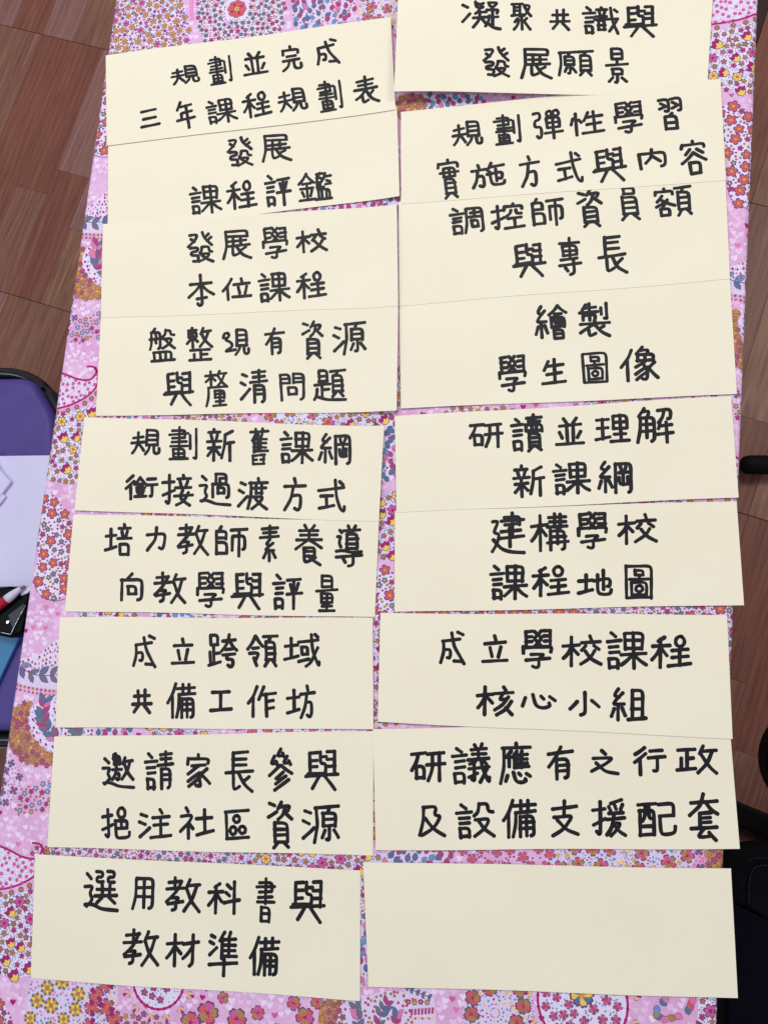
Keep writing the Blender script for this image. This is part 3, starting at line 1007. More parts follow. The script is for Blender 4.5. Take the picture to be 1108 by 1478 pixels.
# ------------------------------------------------------------------ handwriting: strokes of every character on a 0..99 grid
GL = {}
for ln_ in '''
言 30026012 02259522 20408038 20558053 18722499 187280707699 22967694
果 15021845 150285008045 18228221 50005099 18458044 02629858 486220800290 526275809990
禾 75024014 02329828 50105099 483525600275 55409062
呈 o50182218 15508546 15728568 50485095 00989992
夫 10258018 00509044 450045502580 25800595 50508585
見 15001562 150085008562 15228321 15428341 15628561 386230820598 6262629280979992 99929775
刂 10201262 850088858597 85975592
聿 50005060 15108208 82088028 00209917 15308028
畫 50005062 151084088028 00229918 15348032 12468844 05579555 20682292 206882668092 22808079 22928091 50665092 02999797
並 28004018 75006218 12269022 38264088 62246288 12502270 90487870 00929988
完 50005212 10140832 101692148830 28427240 08609256 386030820298 6260628875969894 98949776
成 12308022 123014600295 1455425340802878 480558509598 88905588 70009208
三 10108806 15508046 00959988
年 30000828 25188815 28428538 28422866 00689962 58166099
表 15148512 20308028 02479843 50005046 484825680278 306632955286 80555868 485070829997
發 1008420528280246 12202530 600066189844 85056816 95187828 0850384836621264 1264107640763696 36961894 584855624868 584882478462 84629664 487290707088 70884299 557672889999
展 12029000 90008818 120214500095 14188818 38263850 64266450 24368434 16519548 345234885480 80586068 485266809994
平 08109206 25223542 78206640 00549950 50105099
金 480028180036 500275209832 25367534 12548852 50365092 20643080 80627080 02969892
監 08020852 08024500 08524850 081840174034 40340835 26001618 26342652 65005520 62129810 68288832 60429540 12621492 126288608692 38623892 62626292 00979994
子 262274205235 52355490 54904498 44983088 00509844
學 08051042 08053003 10183017 10323031 92029242 70039202 70179216 70319230 38026020 60023820 38246042 60243842 02450262 024598429456 28647462 74625274 52745494 549444983494 10809075
木 00309926 50005099 48342558 25580272 54369258
交 48005412 08229519 30321248 66329044 725050760598 285255789997
本 08289224 50005292 52924098 40983490 483028520268 543075509862 34767072
亻 90005530 55300255 50365299
立 48005214 08269222 28423674 74406474 00909986
殳 280424280238 28046802 68027026 70269628 105084475876 58760599 255455789998
舟 45002812 15181570 15700099 151885168590 85906895 00529948 48285238 48605270
皿 10101485 101090068684 36103884 62086284 00929988
束 15128510 18262046 182682248044 20468044 50005099 48500580 54509574
攵 35001528 25189514 781855600599 203050689999
正 05089504 52065290 54468644 22442290 00949990
王 10059002 15468543 50045092 00969986
斤 85023014 281426500590 28429938 70407299
有 00229916 520035300260 34403499 344082388292 82927096 34588256 34748272
貝 12001276 120088008876 12258824 12508849 12758874 32780599 66789599
次 08102822 02803555 56004235 502492188244 683060704096 64509594
氵 20057012 02365246 05959460
原 05049800 100414500099 58085018 34203454 342086188454 36368435 36548453 605660924890 42663084 76669486
與 12081462 12083406 14263425 14443443 88048862 66058804 66248823 66428841 44044434 443462336058 58580660 45186217 00669960 40682296 58668899
里 12021448 120288008648 14258624 14488647 50025094 18706868 18708268 00979993
青 15088805 20228220 02379833 50005036 22482299 224880468092 80926897 24627861 24767875
門 05020799 050242004234 07184217 07344233 58015834 580096009692 96928497 58179616 58339632
口 05051092 050595029092 10929090
日 10021295 100290008895 12488846 12948892
頁 00039900 50044018 貝10189299
亲 50005008 12128810 28203634 72186434 02409837 50405099 10609057 46621085 56628880
舊 08089205 34003616 66006416 隹15166866 隹15169266 24762698 24764474 78727698 58747873 26864286 60867685 26987897
隹 32000534 20222099 62005420 20289225 20508848 20728870 20949891 56265693
糸 500020205524 751410488046 48484895 24600884 72589280
岡 06020899 060296009692 96928296 32123824 68126024 24327831 50325072 304832727470 74467470
彳 80001024 90220255 50455299
亍 10108507 00389934 553856903588
扌 02249020 55005688 56884597 45972888 02669650
妾 立08009246 455028758599 755855851099 00709964
咼 22022240 220282008038 481848384837 48186618 05420696 054296409692 96928695 口32557282
辶 06081820 00382636 26361456 14562672 26720688 0286248450969999
廿 40224048 70227048 40487047
度 52005410 05149812 121414550098 20329230 廿00009999 306080585582 55822298 386460829898
方 48005412 02249820 462435650596 425080477888 788866975090
式 02329524 62006650 665080889798 97989882 78049214 10505248 30523282 04865878
土 02359530 50005085 00969980
咅 立05009552 口20628299
力 02329226 92269060 90608096 80966288 480044500598
孝 12168012 46004634 00369232 801050450072 306068585068 50685292 52923496 08788870
𠂤 40002814 10161299 121678147642 12427641 125880578096 12968095
帀 00109906 12321278 123290309074 90747876 50085299
素 10089005 18208218 02339829 50005032 糸15388899
養 32004009 70006010 15148512 20258223 05379534 50125036 46380260 56389856 325634925586 325674547276 34657265 34767275 507665889599 76806286
首 45005008 72006608 28129210 40204054 402082188254 40328231 40438242 40548253
導 首00009999 12102016 0426182510401850 02603058 30586064 60649862 00769970 66666894 68945097 28803688
向 50003516 10221099 102292209092 90927696 口32467078
量 日22008032 00429939 里16508699
足 口10008032 45344588 46588856 14551688 00989586
夸 10189214 500042220048 551875369946 30447442 12609057 40603474 347480727894 78946098 60984592
令 500030240042 520275229834 30427040 1258825650845084 42726096
或 02249218 口14384662 02845076 620066509899 98999884 904060843698 80029210
共 32023458 68006658 10269022 00629957 34681096 64669498
備 亻00003299 苟30009999
苟 05149510 34003424 66006624 12329528 123212650098 30443099 304488428894 88947697 30608859 30768875 58445897
工 10069202 50045090 00969990
乍 30000242 22269920 44244699 46508846 46749070
白 42003808 日30085434
家 50005010 08120628 081494129026 22348032 54340558 466252706096 60964092 54560878 58681094 88426656 60549986
長 26002652 26028000 26177416 26327431 00529948 285428945284 86606672 505468829997
厶 50000580 05806074 70509292
參 厶34006620 厶06184040 厶58189640 484025520262 524075509958 62563070 72662884 84742699
巴 12428840 88408466 14668465 124214923098 309896969880 50425065
邑 o50162216 巴00009999
主 46005612 10269022 16548450 50265090 00969990
礻 44005612 0828842450520078 50505099 58528468
區 02059800 06050895 08969990 o50281313 o34681313 o72661313
巳 34005200 52005214 52143614 361436285626
選 辶00009999 340053005314 53143613 361336285626 680087008714 87147013 701370288826 共32349682
用 140214600098 140290009092 90927696 14309029 14589057 52025295
斗 20084220 10343444 00689958 68007099
書 50005058 15108408 84088426 00229918 15328230 12448842 04569654 日22667899
才 02289822 66006890 68905097 623435580274
準 氵00052655 隹32009860 00769970 52625299
冫 10046016 05908050
疑 1000122244201806 40061414 22300842 14404838 02585254 28402666 26660295 30624880 580292007616 62127222 543098289240 74307486 76569454 60525872 58724690 58807494 74949998
又 051090065560 55600599 182050649999
聚 02045200 14041442 40024048 14164015 14284027 00465440 又58049646 50505298 28581470 34623080 30801098 72566066 58669296
戈 620066509899 98999884
音 立00009944 日10568699
識 言00003499 音36006886 780082509699 34489842 94507488 88089716
景 日22008030 50325040 02469842 口26547672 50725096 50964094 28801292 72809292
弓 10048000 80007828 78282030 203016548452 84527892 789250963688
單 o30101610 o70101610 142616601660 142686258460 16438442 16608459 50265099 00789974
忄 50005099 22240552 72309544
生 28060840 22269222 20588454 54005492 00969990
習 040644024442 44423040 12162622 08343426 540496009640 96408440 62147620 58328424 55484556 日20588099
宀 50005040 05450095 054595409590
實 宀00009922 242422442444 242478227644 22447644 08349432 50235043 貝20508099
也 0242923090669066 90667864 54005476 24182686 26864497 449792959776
施 方00054599 62004828 58169912 484694389268 92688266 74267474 563658845884 588470929690 96909876
內 08221099 082292189090 90907695 500048402672 52387466
容 宀00009922 34241640 64248636 503430500064 523675509860 口28647699
周 100212600098 100294009492 94928296 28187817 52085234 22348233 口32487276
空 宀00009925 3426284010481048 622664428642 16608458 50605092 00979993
員 口25007520 貝12288899
各 362210441044 326868304546 45460062 34386050 60509860 口24707499
專 04129610 50005050 16201844 162084198244 18328231 18448243 08568453 00729966 66566894 68944897 24783688
會 500030140026 520274149924 30267025 12361464 123688358664 14648663 50365062 30423654 70426454 日20728099
制 22021016 14145611 02266224 34003450 14361448 143656345446
製 制00009999 刂70029750 50525058 02629858 46620286 307832985490 82686476 526470849998
圖 04040697 040496029596 06979595 口34146830 16428440 50305041 22522488 225278507687 24887687 o50691209
象 40001520 30106808 68085822 18241842 182484228240 18428241 50245040 46440860 445260745498 54983694 52600880 56741098 88486660 60609992
石 04069602 460634340262 口26488896
开 05109506 00489944 321030600598 72087499
四 10261044 102690259044 38263840 64266440 10449043
賣 12068804 50005018 22187817 四00009999 貝16528499
角 40001224 341070085826 182816620098 182888268890 88907296 18488647 18688666 52285284
刀 050890048634 86347034 440836280544
牛 22001032 20229216 00609954 56005899
解 角00005299 刀56009998 牛56429999
廴 0222222004500450 04502452 245216760096 0666288860969998
建 聿30009999 廴00009999 56385684 30469043 24629858
冓 10109008 36003636 64006436 14238822 04369634 16461699 164684458494 84947296 50385082 16628461 00809977
亥 46005610 06229618 482222466042 723648620582 845055801599 60749298
心 10300278 3210408060968484 84848066 56186436 84209944
小 52005490 54903896 26360466 74349960
且 22022290 220280008090 22308029 22608059 00969992
我 36441250 04629658 28463094 30941890 04844674 604266669899 98999986 90645696 78448850
義 34004209 68006010 15148612 20258224 02389835 50125036 我00009999
應 52005208 06129810 121212600098 34182034 27302756 隹36189262 心14709699
之 42005414 103284285060 50600484 225250889998
及 180472026034 603486346272 62721099 180416500296 244056789998
支 04229616 50004842 104682425078 50780499 225456849997
爰 80002010 12182228 46165226 82127226 16388836 04549651 384028740096 346680645286 52862299 427066889998
酉 02049800 10221298 102290208896 360434422254 62046244 62447846 14708669 12968894
己 080690028840 14428840 124214883096 309694929872
套 04189614 500040240044 561878349942 36403672 36407638 36507249 36607259 06749670 487426947890 68829099
現 05301012 1012400848244824 48241238 12386050 60507068 70684580 45800894 08949486
'''.strip().split('\n'):
    k_, *t_ = ln_.split()
    GL[k_] = t_
COMPOSE = {'課': '言@0,0,36,99 果@36,0,99,99', '程': '禾@0,2,44,99 呈@42,0,99,96', '規': '夫@0,12,50,99 見@46,0,99,99', '劃': '畫@0,0,66,99 刂@70,4,99,99',
           '評': '言@0,0,40,99 平@46,6,99,99', '鑑': '金@0,0,48,99 監@52,0,99,99', '校': '木@0,4,42,99 交@44,0,99,96', '位': '亻@0,0,34,99 立@36,2,99,96',
           '盤': '舟@0,0,48,62 殳@50,4,99,60 皿@4,68,96,99', '整': '束@0,0,48,58 攵@50,2,99,58 正@10,64,94,99', '現': '現@0,4,50,90 見@46,0,99,99',
           '資': '次@0,0,99,40 貝@18,46,84,99', '源': '氵@0,8,32,90 原@32,0,99,99', '釐': '木@0,0,48,42 攵@48,0,99,44 里@34,54,92,99',
           '清': '氵@0,8,34,90 青@36,0,99,99', '問': '門@0,0,99,99 口@34,52,70,80', '題': '日@12,0,46,34', '新': '亲@0,0,52,99 斤@54,4,99,99',
           '綱': '糸@0,0,46,99 岡@50,4,99,99', '銜': '彳@0,0,28,99 金@28,6,64,92 亍@66,2,99,96', '接': '扌@0,0,40,99 妾@40,0,99,99',
           '過': '辶@0,0,99,99 咼@38,0,96,76', '渡': '氵@0,10,32,92 度@34,0,99,99', '培': '土@0,14,40,86 咅@42,0,99,99', '教': '孝@0,0,54,99 攵@52,6,99,99',
           '師': '𠂤@0,0,46,92 帀@50,0,99,99', '跨': '足@0,0,44,94 夸@46,0,99,99', '領': '令@0,0,50,99 頁@52,0,99,99', '域': '土@0,12,38,80 或@38,0,99,99',
           '作': '亻@0,0,38,99 乍@38,0,99,99', '坊': '土@0,12,44,84 方@46,0,99,99', '邀': '辶@0,8,99,99 白@22,0,66,44 日@36,6,56,32 方@32,36,60,78 攵@62,10,98,74',
           '請': '言@0,4,42,99 青@46,0,99,99', '挹': '扌@0,4,38,99 邑@40,0,99,99', '注': '氵@0,10,34,92 主@36,0,99,96', '社': '礻@0,0,46,99 土@50,8,99,92',
           '科': '禾@0,4,46,99 斗@50,0,99,99', '材': '木@0,2,48,99 才@50,0,99,99', '凝': '冫@0,10,24,80 疑@28,0,99,99', '願': '原@0,4,52,99 頁@56,0,99,99',
           '彈': '弓@0,4,34,99 單@38,0,99,99', '性': '忄@0,4,34,99 生@36,0,99,96', '調': '言@0,0,40,99 周@44,4,99,99', '控': '扌@0,4,38,99 空@40,0,99,96',
           '額': '宀@0,2,52,24 各@0,8,52,99 頁@56,0,99,99', '繪': '糸@0,0,44,99 會@46,0,99,99', '像': '亻@0,8,32,99 象@34,0,99,99', '研': '石@0,4,44,96 开@46,0,99,99',
           '讀': '言@0,6,38,96 賣@40,0,99,99', '理': '王@0,10,42,90 里@46,0,99,99', '構': '木@0,4,42,99 冓@42,0,99,99', '地': '土@0,16,42,92 也@44,0,99,99',
           '行': '彳@0,0,42,99 亍@46,6,99,96', '核': '木@0,0,42,99 亥@44,0,99,99', '組': '糸@0,0,46,99 且@50,4,99,96', '議': '言@0,8,40,99 義@42,0,99,99',
           '政': '正@0,6,46,90 攵@50,0,99,99', '設': '言@0,4,42,99 殳@46,0,99,96', '援': '扌@0,4,40,99 爰@42,0,99,99', '配': '酉@0,4,48,99 己@52,0,99,99'}
EXTRA = {'釐': [[(10, 48), (95, 45)], [(12, 48), (12, 74), (0, 99)]],
         '題': [[(0, 46), (50, 44)], [(26, 46), (26, 84)], [(28, 62), (46, 61)], [(10, 58), (8, 78), (0, 90)], [(4, 82), (36, 94), (99, 97)]]}


def glyph(ch, depth=0):
    """list of strokes (lists of points) in 0..99"""
    out = []

    def put(sub, x0, y0, x1, y1):
        for s in sub:
            out.append([(x0 + (x1 - x0) * x / 99, y0 + (y1 - y0) * y / 99) for x, y in s])

    if ch in COMPOSE and depth == 0:
        for t in COMPOSE[ch].split():
            c, b = t.split('@')
            put(glyph(c, 1), *[float(v) for v in b.split(',')])
        if ch == '題':
            put(glyph('頁', 1), 52, 0, 99, 84)
        for s in EXTRA.get(ch, []):
            out.append(s)
        return out
    for t in GL[ch]:
        if t[0] == 'o':
            cx_, cy_, rx, ry = [int(t[i:i + 2]) for i in (1, 3, 5, 7)]
            out.append([(cx_ + rx * math.cos(-1.3 + 2 * math.pi * k / 9), cy_ + ry * math.sin(-1.3 + 2 * math.pi * k / 9)) for k in range(10)])
        elif t[0].isdigit():
            t = t[:len(t) // 4 * 4]
            P = [(int(t[i:i + 2]), int(t[i + 2:i + 4])) for i in range(0, len(t), 4)]
            Q = [P[0]]
            for p in P[1:]:
                if p != Q[-1]:
                    Q.append(p)
            if len(Q) > 1:
                out.append(Q)
        else:
            put(glyph(t[0], 1), *[int(t[i:i + 2]) for i in (1, 3, 5, 7)])
    # join strokes that continue one another
    res = []
    for s in out:
        if res and math.dist(res[-1][-1], s[0]) < .01:
            res[-1] = res[-1] + s[1:]
        else:
            res.append(list(s))
    return res


# view = (x0, y0, scale) of the enlargement the boxes were read in; one entry per line of writing
ROWS = {
    'L1': [((140, 20, 2.518), 8, '規266,180,378,262 劃398,146,497,264 並530,132,626,230 完668,112,750,214 成797,88,887,190'),
           ((140, 20, 2.518), 8, '三154,340,234,418 年286,315,362,420 課392,302,516,406 程525,278,640,382 規655,262,770,360 劃795,236,898,362 表930,222,1030,332')],
    'L2': [((140, 20, 2.518), 4, '發470,444,572,560 展598,432,712,544'), ((140, 20, 2.518), 4, '課332,618,458,732 程468,602,585,714 評606,584,708,704 鑑727,572,860,686')],
    'L3': [((140, 300, 2.518), 3, '發326,82,428,202 展454,74,566,192 學598,66,698,190 校720,74,842,168'), ((140, 300, 2.518), 3, '本328,238,430,364 位452,250,566,340 課582,230,706,348 程722,228,838,334')],
    'L4': [((140, 300, 2.518), 2, '盤187,434,290,564 整322,430,424,562 現454,436,560,540 有606,432,684,538 資740,408,824,554 源853,412,980,538'),
           ((140, 300, 2.518), 2, '與240,592,356,724 釐388,588,480,728 清516,584,624,714 問658,596,758,706 題784,582,910,704')],
    'L5': [((90, 590, 2.357), -1, '規230,66,336,160 劃360,58,462,178 新488,64,590,182 舊634,62,706,194 課736,74,856,190 綱868,82,984,194'),
           ((90, 590, 2.357), -1, '銜212,222,328,312 接336,220,448,334 過462,216,576,334 渡594,230,704,348 方750,232,832,352 式866,236,966,358')],
    'L6': [((90, 590, 2.357), -1, '培142,388,240,502 力282,398,356,488 教388,388,500,502 師518,396,634,508 素668,392,742,524 養788,390,888,538 導926,392,1024,542'),
           ((90, 590, 2.357), -1, '向196,556,278,656 教308,552,424,666 學454,552,556,680 與572,554,688,686 評713,560,820,686 量858,562,940,694')],
    'L7': [((60, 880, 2.261), 0, '成295,80,378,192 立422,90,502,180 跨540,76,642,194 領668,80,774,190 域788,76,912,192'),
           ((60, 880, 2.261), 0, '共292,256,364,342 備408,236,506,358 工546,262,624,334 作668,246,768,354 坊796,244,896,358')],
    'L8': [((60, 880, 2.261), 0, '邀195,464,306,586 請334,458,434,592 家472,468,554,584 長596,458,694,598 參738,450,822,594 與856,456,972,592'),
           ((60, 880, 2.261), 1, '挹194,642,292,752 注314,646,428,750 社448,642,566,752 區594,648,682,754 資735,622,822,782 源848,636,974,766')],
    'L9': [((40, 1220, 2.216), -2, '選178,78,292,214 用330,102,408,208 教438,98,556,218 科574,112,682,222 書728,100,796,250 與836,112,952,252'),
           ((40, 1220, 2.216), -2, '教303,266,422,388 材440,280,552,392 準574,272,674,422 備706,290,808,420')],
    'R1': [((565, 0, 2.216), 1, '凝223,22,352,116 聚377,22,450,116 共502,34,572,108 識606,20,728,116 與737,14,850,122'), ((565, 0, 2.216), 2, '發290,164,380,266 展409,162,514,266 願528,160,646,252 景680,150,758,272')],
    'R2': [((565, 0, 2.216), 5, '規190,382,296,470 劃322,362,416,468 彈445,346,552,448 性568,350,684,438 學708,320,806,430 習846,306,930,420'),
           ((565, 0, 2.216), 6, '實142,506,218,640 施250,516,366,608 方404,494,474,602 式520,482,616,588 與640,468,752,586 內784,474,880,546 容918,446,1010,562')],
    'R3': [((565, 270, 2.216), 5, '調182,58,300,156 控314,48,430,142 師443,32,552,128 資588,4,674,132 員730,-4,798,110 額836,-8,962,98'),
           ((565, 270, 2.216), 4, '與384,176,494,292 專530,158,610,286 長656,152,756,278')],
    'R4': [((565, 270, 2.216), 3, '繪455,374,562,490 製594,366,702,484'), ((565, 270, 2.216), 3, '學338,534,434,658 生477,546,560,634 圖604,524,694,632 像728,506,856,626')],
    'R5': [((565, 570, 2.131), 2, '研236,84,344,164 讀362,56,468,178 並502,66,594,158 理622,56,734,150 解750,36,870,152'), ((565, 570, 2.131), 2, '新370,212,472,318 課492,204,614,310 綱630,202,742,306')],
    'R6': [((565, 570, 2.131), 1, '建304,358,412,490 構424,360,548,484 學568,358,666,478 校692,362,818,462'), ((565, 570, 2.131), 0, '課300,520,420,634 程430,522,548,622 地568,534,680,620 圖714,520,804,630')],
    'R7': [((535, 870, 2.0145), 0, '成198,80,276,182 立320,92,400,176 學438,76,532,194 校554,92,672,188 課682,82,804,196 程812,92,934,192'),
           ((535, 870, 2.0145), 0, '核304,240,418,332 心436,262,540,312 小574,256,668,332 組694,246,804,346')],
    'R8': [((535, 870, 2.0145), 1, '研114,430,220,522 議232,406,350,530 應372,404,468,530 有510,414,590,518 之636,424,722,502 行760,416,858,504 政884,412,1010,500'),
           ((535, 870, 2.0145), 1, '及136,586,220,682 設244,578,362,688 備380,570,482,686 支522,572,606,682 援640,568,744,682 配770,576,890,682 套920,552,1012,696')],
}
INK_HW = 1.66e-3        # half width of the marker line


def chaikin(P, it=2):
    for _ in range(it):
        Q = [P[0]]
        for i in range(len(P) - 1):
            a, b = P[i], P[i + 1]
            d = math.dist(a, b)
            t = min(.25, .0022 / d) if d > 1e-9 else .25
            if i > 0:
                Q.append((a[0] + (b[0] - a[0]) * t, a[1] + (b[1] - a[1]) * t))
            if i < len(P) - 2:
                Q.append((b[0] - (b[0] - a[0]) * t, b[1] - (b[1] - a[1]) * t))
        Q.append(P[-1])
        P = Q
    return P


def surf(x, y, level, left=False):
    """height of a card lying at the given stacking level"""
    z = ZT + .0007 + level * .0004 + .0005 * (math.sin(x * 31 + 1.3) * math.sin(y * 23 + .4) + 1)
    d = x - (XGAP + (y * -.02))
    k = min(max((y - .02) / .12, 0), 1)
    if left:
        t = max(0, (min(d, .002) + .07) / .07)
        z += k * .0034 * t * t * t
    if level == 1.5:
        t = max(0, min(1, 1 - (x - XGAP) / .2))
        z += .011 * t * t * (3 - 2 * t)
    return z


XGAP = U(560, 600)[0]

m, nt, p = nodes('cream_paper', lin(244, 236, 213), .82, .25)
tc = nt.nodes.new('ShaderNodeTexCoord')
n1 = nt.nodes.new('ShaderNodeTexNoise')
n1.inputs['Scale'].default_value = 7
n1.inputs['Detail'].default_value = 3
n2 = nt.nodes.new('ShaderNodeTexNoise')
n2.inputs['Scale'].default_value = 650
n2.inputs['Detail'].default_value = 5
r1 = nt.nodes.new('ShaderNodeValToRGB')
r1.color_ramp.elements[0].position = .3
r1.color_ramp.elements[0].color = (*lin(243, 234, 210), 1)
r1.color_ramp.elements[1].position = .7
r1.color_ramp.elements[1].color = (*lin(247, 239, 217), 1)
mr = nt.nodes.new('ShaderNodeMapRange')
mr.inputs['From Min'].default_value = .3
mr.inputs['From Max'].default_value = .7
mr.inputs['To Min'].default_value = .965
mr.inputs['To Max'].default_value = 1.0
sc_ = nt.nodes.new('ShaderNodeVectorMath')
sc_.operation = 'SCALE'
bp = nt.nodes.new('ShaderNodeBump')
bp.inputs['Strength'].default_value = .35
bp.inputs['Distance'].default_value = .0002
for n_ in (n1, n2):
    nt.links.new(tc.outputs['Object'], n_.inputs['Vector'])
nt.links.new(n1.outputs['Fac'], r1.inputs[0])
nt.links.new(n2.outputs['Fac'], mr.inputs[0])
nt.links.new(r1.outputs[0], sc_.inputs[0])
nt.links.new(mr.outputs[0], sc_.inputs['Scale'])
nt.links.new(sc_.outputs[0], p.inputs['Base Color'])
nt.links.new(n2.outputs['Fac'], bp.inputs['Height'])
nt.links.new(bp.outputs[0], p.inputs['Normal'])
PAPER = m
INK = mat_noise('marker_ink', lin(19, 18, 22), lin(30, 29, 38), 60, .5, .25)

ORD = ['topmost', 'second from top', 'third from top', 'fourth from top', 'fifth from top', 'sixth from top', 'third from bottom', 'second from bottom', 'bottom']
GRP = 'cream cards laid in two columns on the table'
for ci, (key, level, quad) in enumerate(CARDS):
    zl = ZT + .0012 + level * .0004
    left = key[0] == 'L'
    c3 = [at(px_, py_, zl) for px_, py_ in quad]
    ctr = sum(c3, Vector()) / 4
    NX, NY = 44, 10
    V, Fc = [], []
    for j in range(NY + 1):
        for i in range(NX + 1):
            u, v = i / NX, j / NY
            q = (c3[0] * (1 - u) + c3[1] * u) * (1 - v) + (c3[3] * (1 - u) + c3[2] * u) * v
            # hand-cut edges: a hint of wander
            wob = .0004 * math.sin(u * 9 + ci) * (1 if j in (0, NY) else 0)
            V.append((q.x, q.y + wob, surf(q.x, q.y, level, left)))
    for j in range(NY):
        for i in range(NX):
            a = j * (NX + 1) + i
            Fc.append((a, a + NX + 1, a + NX + 2, a + 1))
    rim = [i for i in range(NX + 1)] + [(j + 1) * (NX + 1) + NX for j in range(NY)] + [NY * (NX + 1) + i for i in range(NX - 1, -1, -1)] + [j * (NX + 1) for j in range(NY - 1, 0, -1)]
    b0 = len(V)
    for i in rim:
        x, y, z = V[i]
        V.append((x, y, z - .00028))
    nr = len(rim)
    for k in range(nr):
        k2 = (k + 1) % nr
        Fc.append((rim[k], rim[k2], b0 + k2, b0 + k))
    V = [(x - ctr.x, y - ctr.y, z - ctr.z) for x, y, z in V]
    card = mesh_obj('card', V, Fc, PAPER)
    card.location = ctr
    col = 'left' if key[0] == 'L' else 'right'
    rows = ROWS.get(key, [])
    txt = ' '.join(''.join(ch[0] for ch in r[2].split()) for r in rows)
    if rows:
        lab = 'cream card handwritten %s in black marker, %s in the %s column' % (txt, ORD[int(key[1]) - 1], col)
    else:
        lab = 'blank cream card without any writing, bottom of the right column'
    tag(card, lab, 'paper card', GRP)
    # writing
    for (vx, vy, vs), ang, line in rows:
        for t in line.split():
            ch = t[0]
            bx = [float(v) for v in t[1:].split(',')]
            x0, y0, x1, y1 = vx + bx[0] / vs + 2.6, vy + bx[1] / vs + 2.6, vx + bx[2] / vs - 2.6, vy + bx[3] / vs - 2.6
            st = glyph(ch)
            total = sum(math.dist(a, b) for s_ in st for a, b in zip(s_, s_[1:]))
            dens = total * (x1 - x0 + y1 - y0) / 198 / max(1, (x1 - x0) * (y1 - y0))
            thin = max(.84, min(1.0, 1.0 - (dens - .13) * 2.2))
            A = -math.radians(ang)
            seed = random.uniform(0, 99)
            P = []
            for s in st:
                jx, jy, ja = random.uniform(-1.2, 1.2), random.uniform(-1.2, 1.2), random.uniform(-.02, .02)
                mx_ = sum(q[0] for q in s) / len(s)
                my_ = sum(q[1] for q in s) / len(s)
                T = []
                for q in s:
                    dx, dy = q[0] - mx_, q[1] - my_
                    X2 = mx_ + dx - dy * ja + jx
                    Y2 = my_ + dy + dx * ja + jy
                    asp = (y1 - y0) / (x1 - x0)
                    Xr = X2 * math.cos(A) - Y2 * asp * math.sin(A)
                    Yr = X2 * math.sin(A) + Y2 * asp * math.cos(A)
                    T.append((Xr, Yr))
                P.append(T)
            fx = [q[0] for s in P for q in s]
            fy = [q[1] for s in P for q in s]
            lx, hx, ly, hy = min(fx), max(fx), min(fy), max(fy)
            V, Fc = [], []
            for si, s in enumerate(P):
                s = [(x0 + (q[0] - lx) / (hx - lx) * (x1 - x0), y0 + (q[1] - ly) / max(hy - ly, 1) * (y1 - y0)) for q in s]
                W = []
                for q in s:
                    g = at(q[0], q[1], zl)
                    W.append((g.x, g.y))
                W = chaikin(W)
                # resample so that the line can wobble and change its pressure
                L_ = [W[0]]
                for a, b in zip(W, W[1:]):
                    n = max(1, int(math.dist(a, b) / .0022))
                    for k in range(1, n + 1):
                        L_.append((a[0] + (b[0] - a[0]) * k / n, a[1] + (b[1] - a[1]) * k / n))
                n = len(L_)
                hw0 = INK_HW * thin * random.uniform(.9, 1.06)
                pts = []
                for i, q in enumerate(L_):
                    nzx = math.sin(q[0] * 420 + seed + si) * .00022
                    nzy = math.sin(q[1] * 390 + seed * 2 + si) * .00022
                    pts.append(Vector((q[0] + nzx, q[1] + nzy)))
                base = len(V)
                lift = .00003 + .000004 * si
                prevn = None
                for i, q in enumerate(pts):
                    d = pts[min(i + 1, n - 1)] - pts[max(i - 1, 0)]
                    d = d.normalized() if d.length > 1e-9 else Vector((1, 0))
                    nn = Vector((-d.y, d.x))
                    hw = hw0 * (1 + .07 * math.sin(i * .9 + seed))
                    if i == 0:
                        hw *= 1.08
                    for sg in (1, -1):
                        e = q + nn * hw * sg
                        V.append((e.x, e.y, surf(e.x, e.y, level, left) + lift))
                for i in range(n - 1):
                    a = base + 2 * i
                    Fc.append((a, a + 1, a + 3, a + 2))
                # round ends and joints
                for i in range(0, n, 1):
                    turn = 0
                    if 0 < i < n - 1:
                        d1 = (pts[i] - pts[i - 1])
                        d2 = (pts[i + 1] - pts[i])
                        if d1.length > 1e-9 and d2.length > 1e-9:
                            turn = abs(d1.angle_signed(d2))
                    if i in (0, n - 1) or turn > .35:
                        cb = len(V)
                        hw = hw0 * (1.05 if i in (0, n - 1) else 1.0)
                        for k in range(14):
                            a = 2 * math.pi * k / 14
                            ex, ey = pts[i].x + hw * math.cos(a), pts[i].y + hw * math.sin(a)
                            V.append((ex, ey, surf(ex, ey, level, left) + lift + .000002))
                        Fc.append(tuple(range(cb, cb + 14)))
            V = [(x - ctr.x, y - ctr.y, z - ctr.z) for x, y, z in V]
            o = mesh_obj('character', V, Fc, INK, card, world=False)

# ------------------------------------------------------------------ purple chair at the left
ZS = .45


def pw(pts, z):
    return [tuple(at(px_, py_, z))[:2] for px_, py_ in pts]


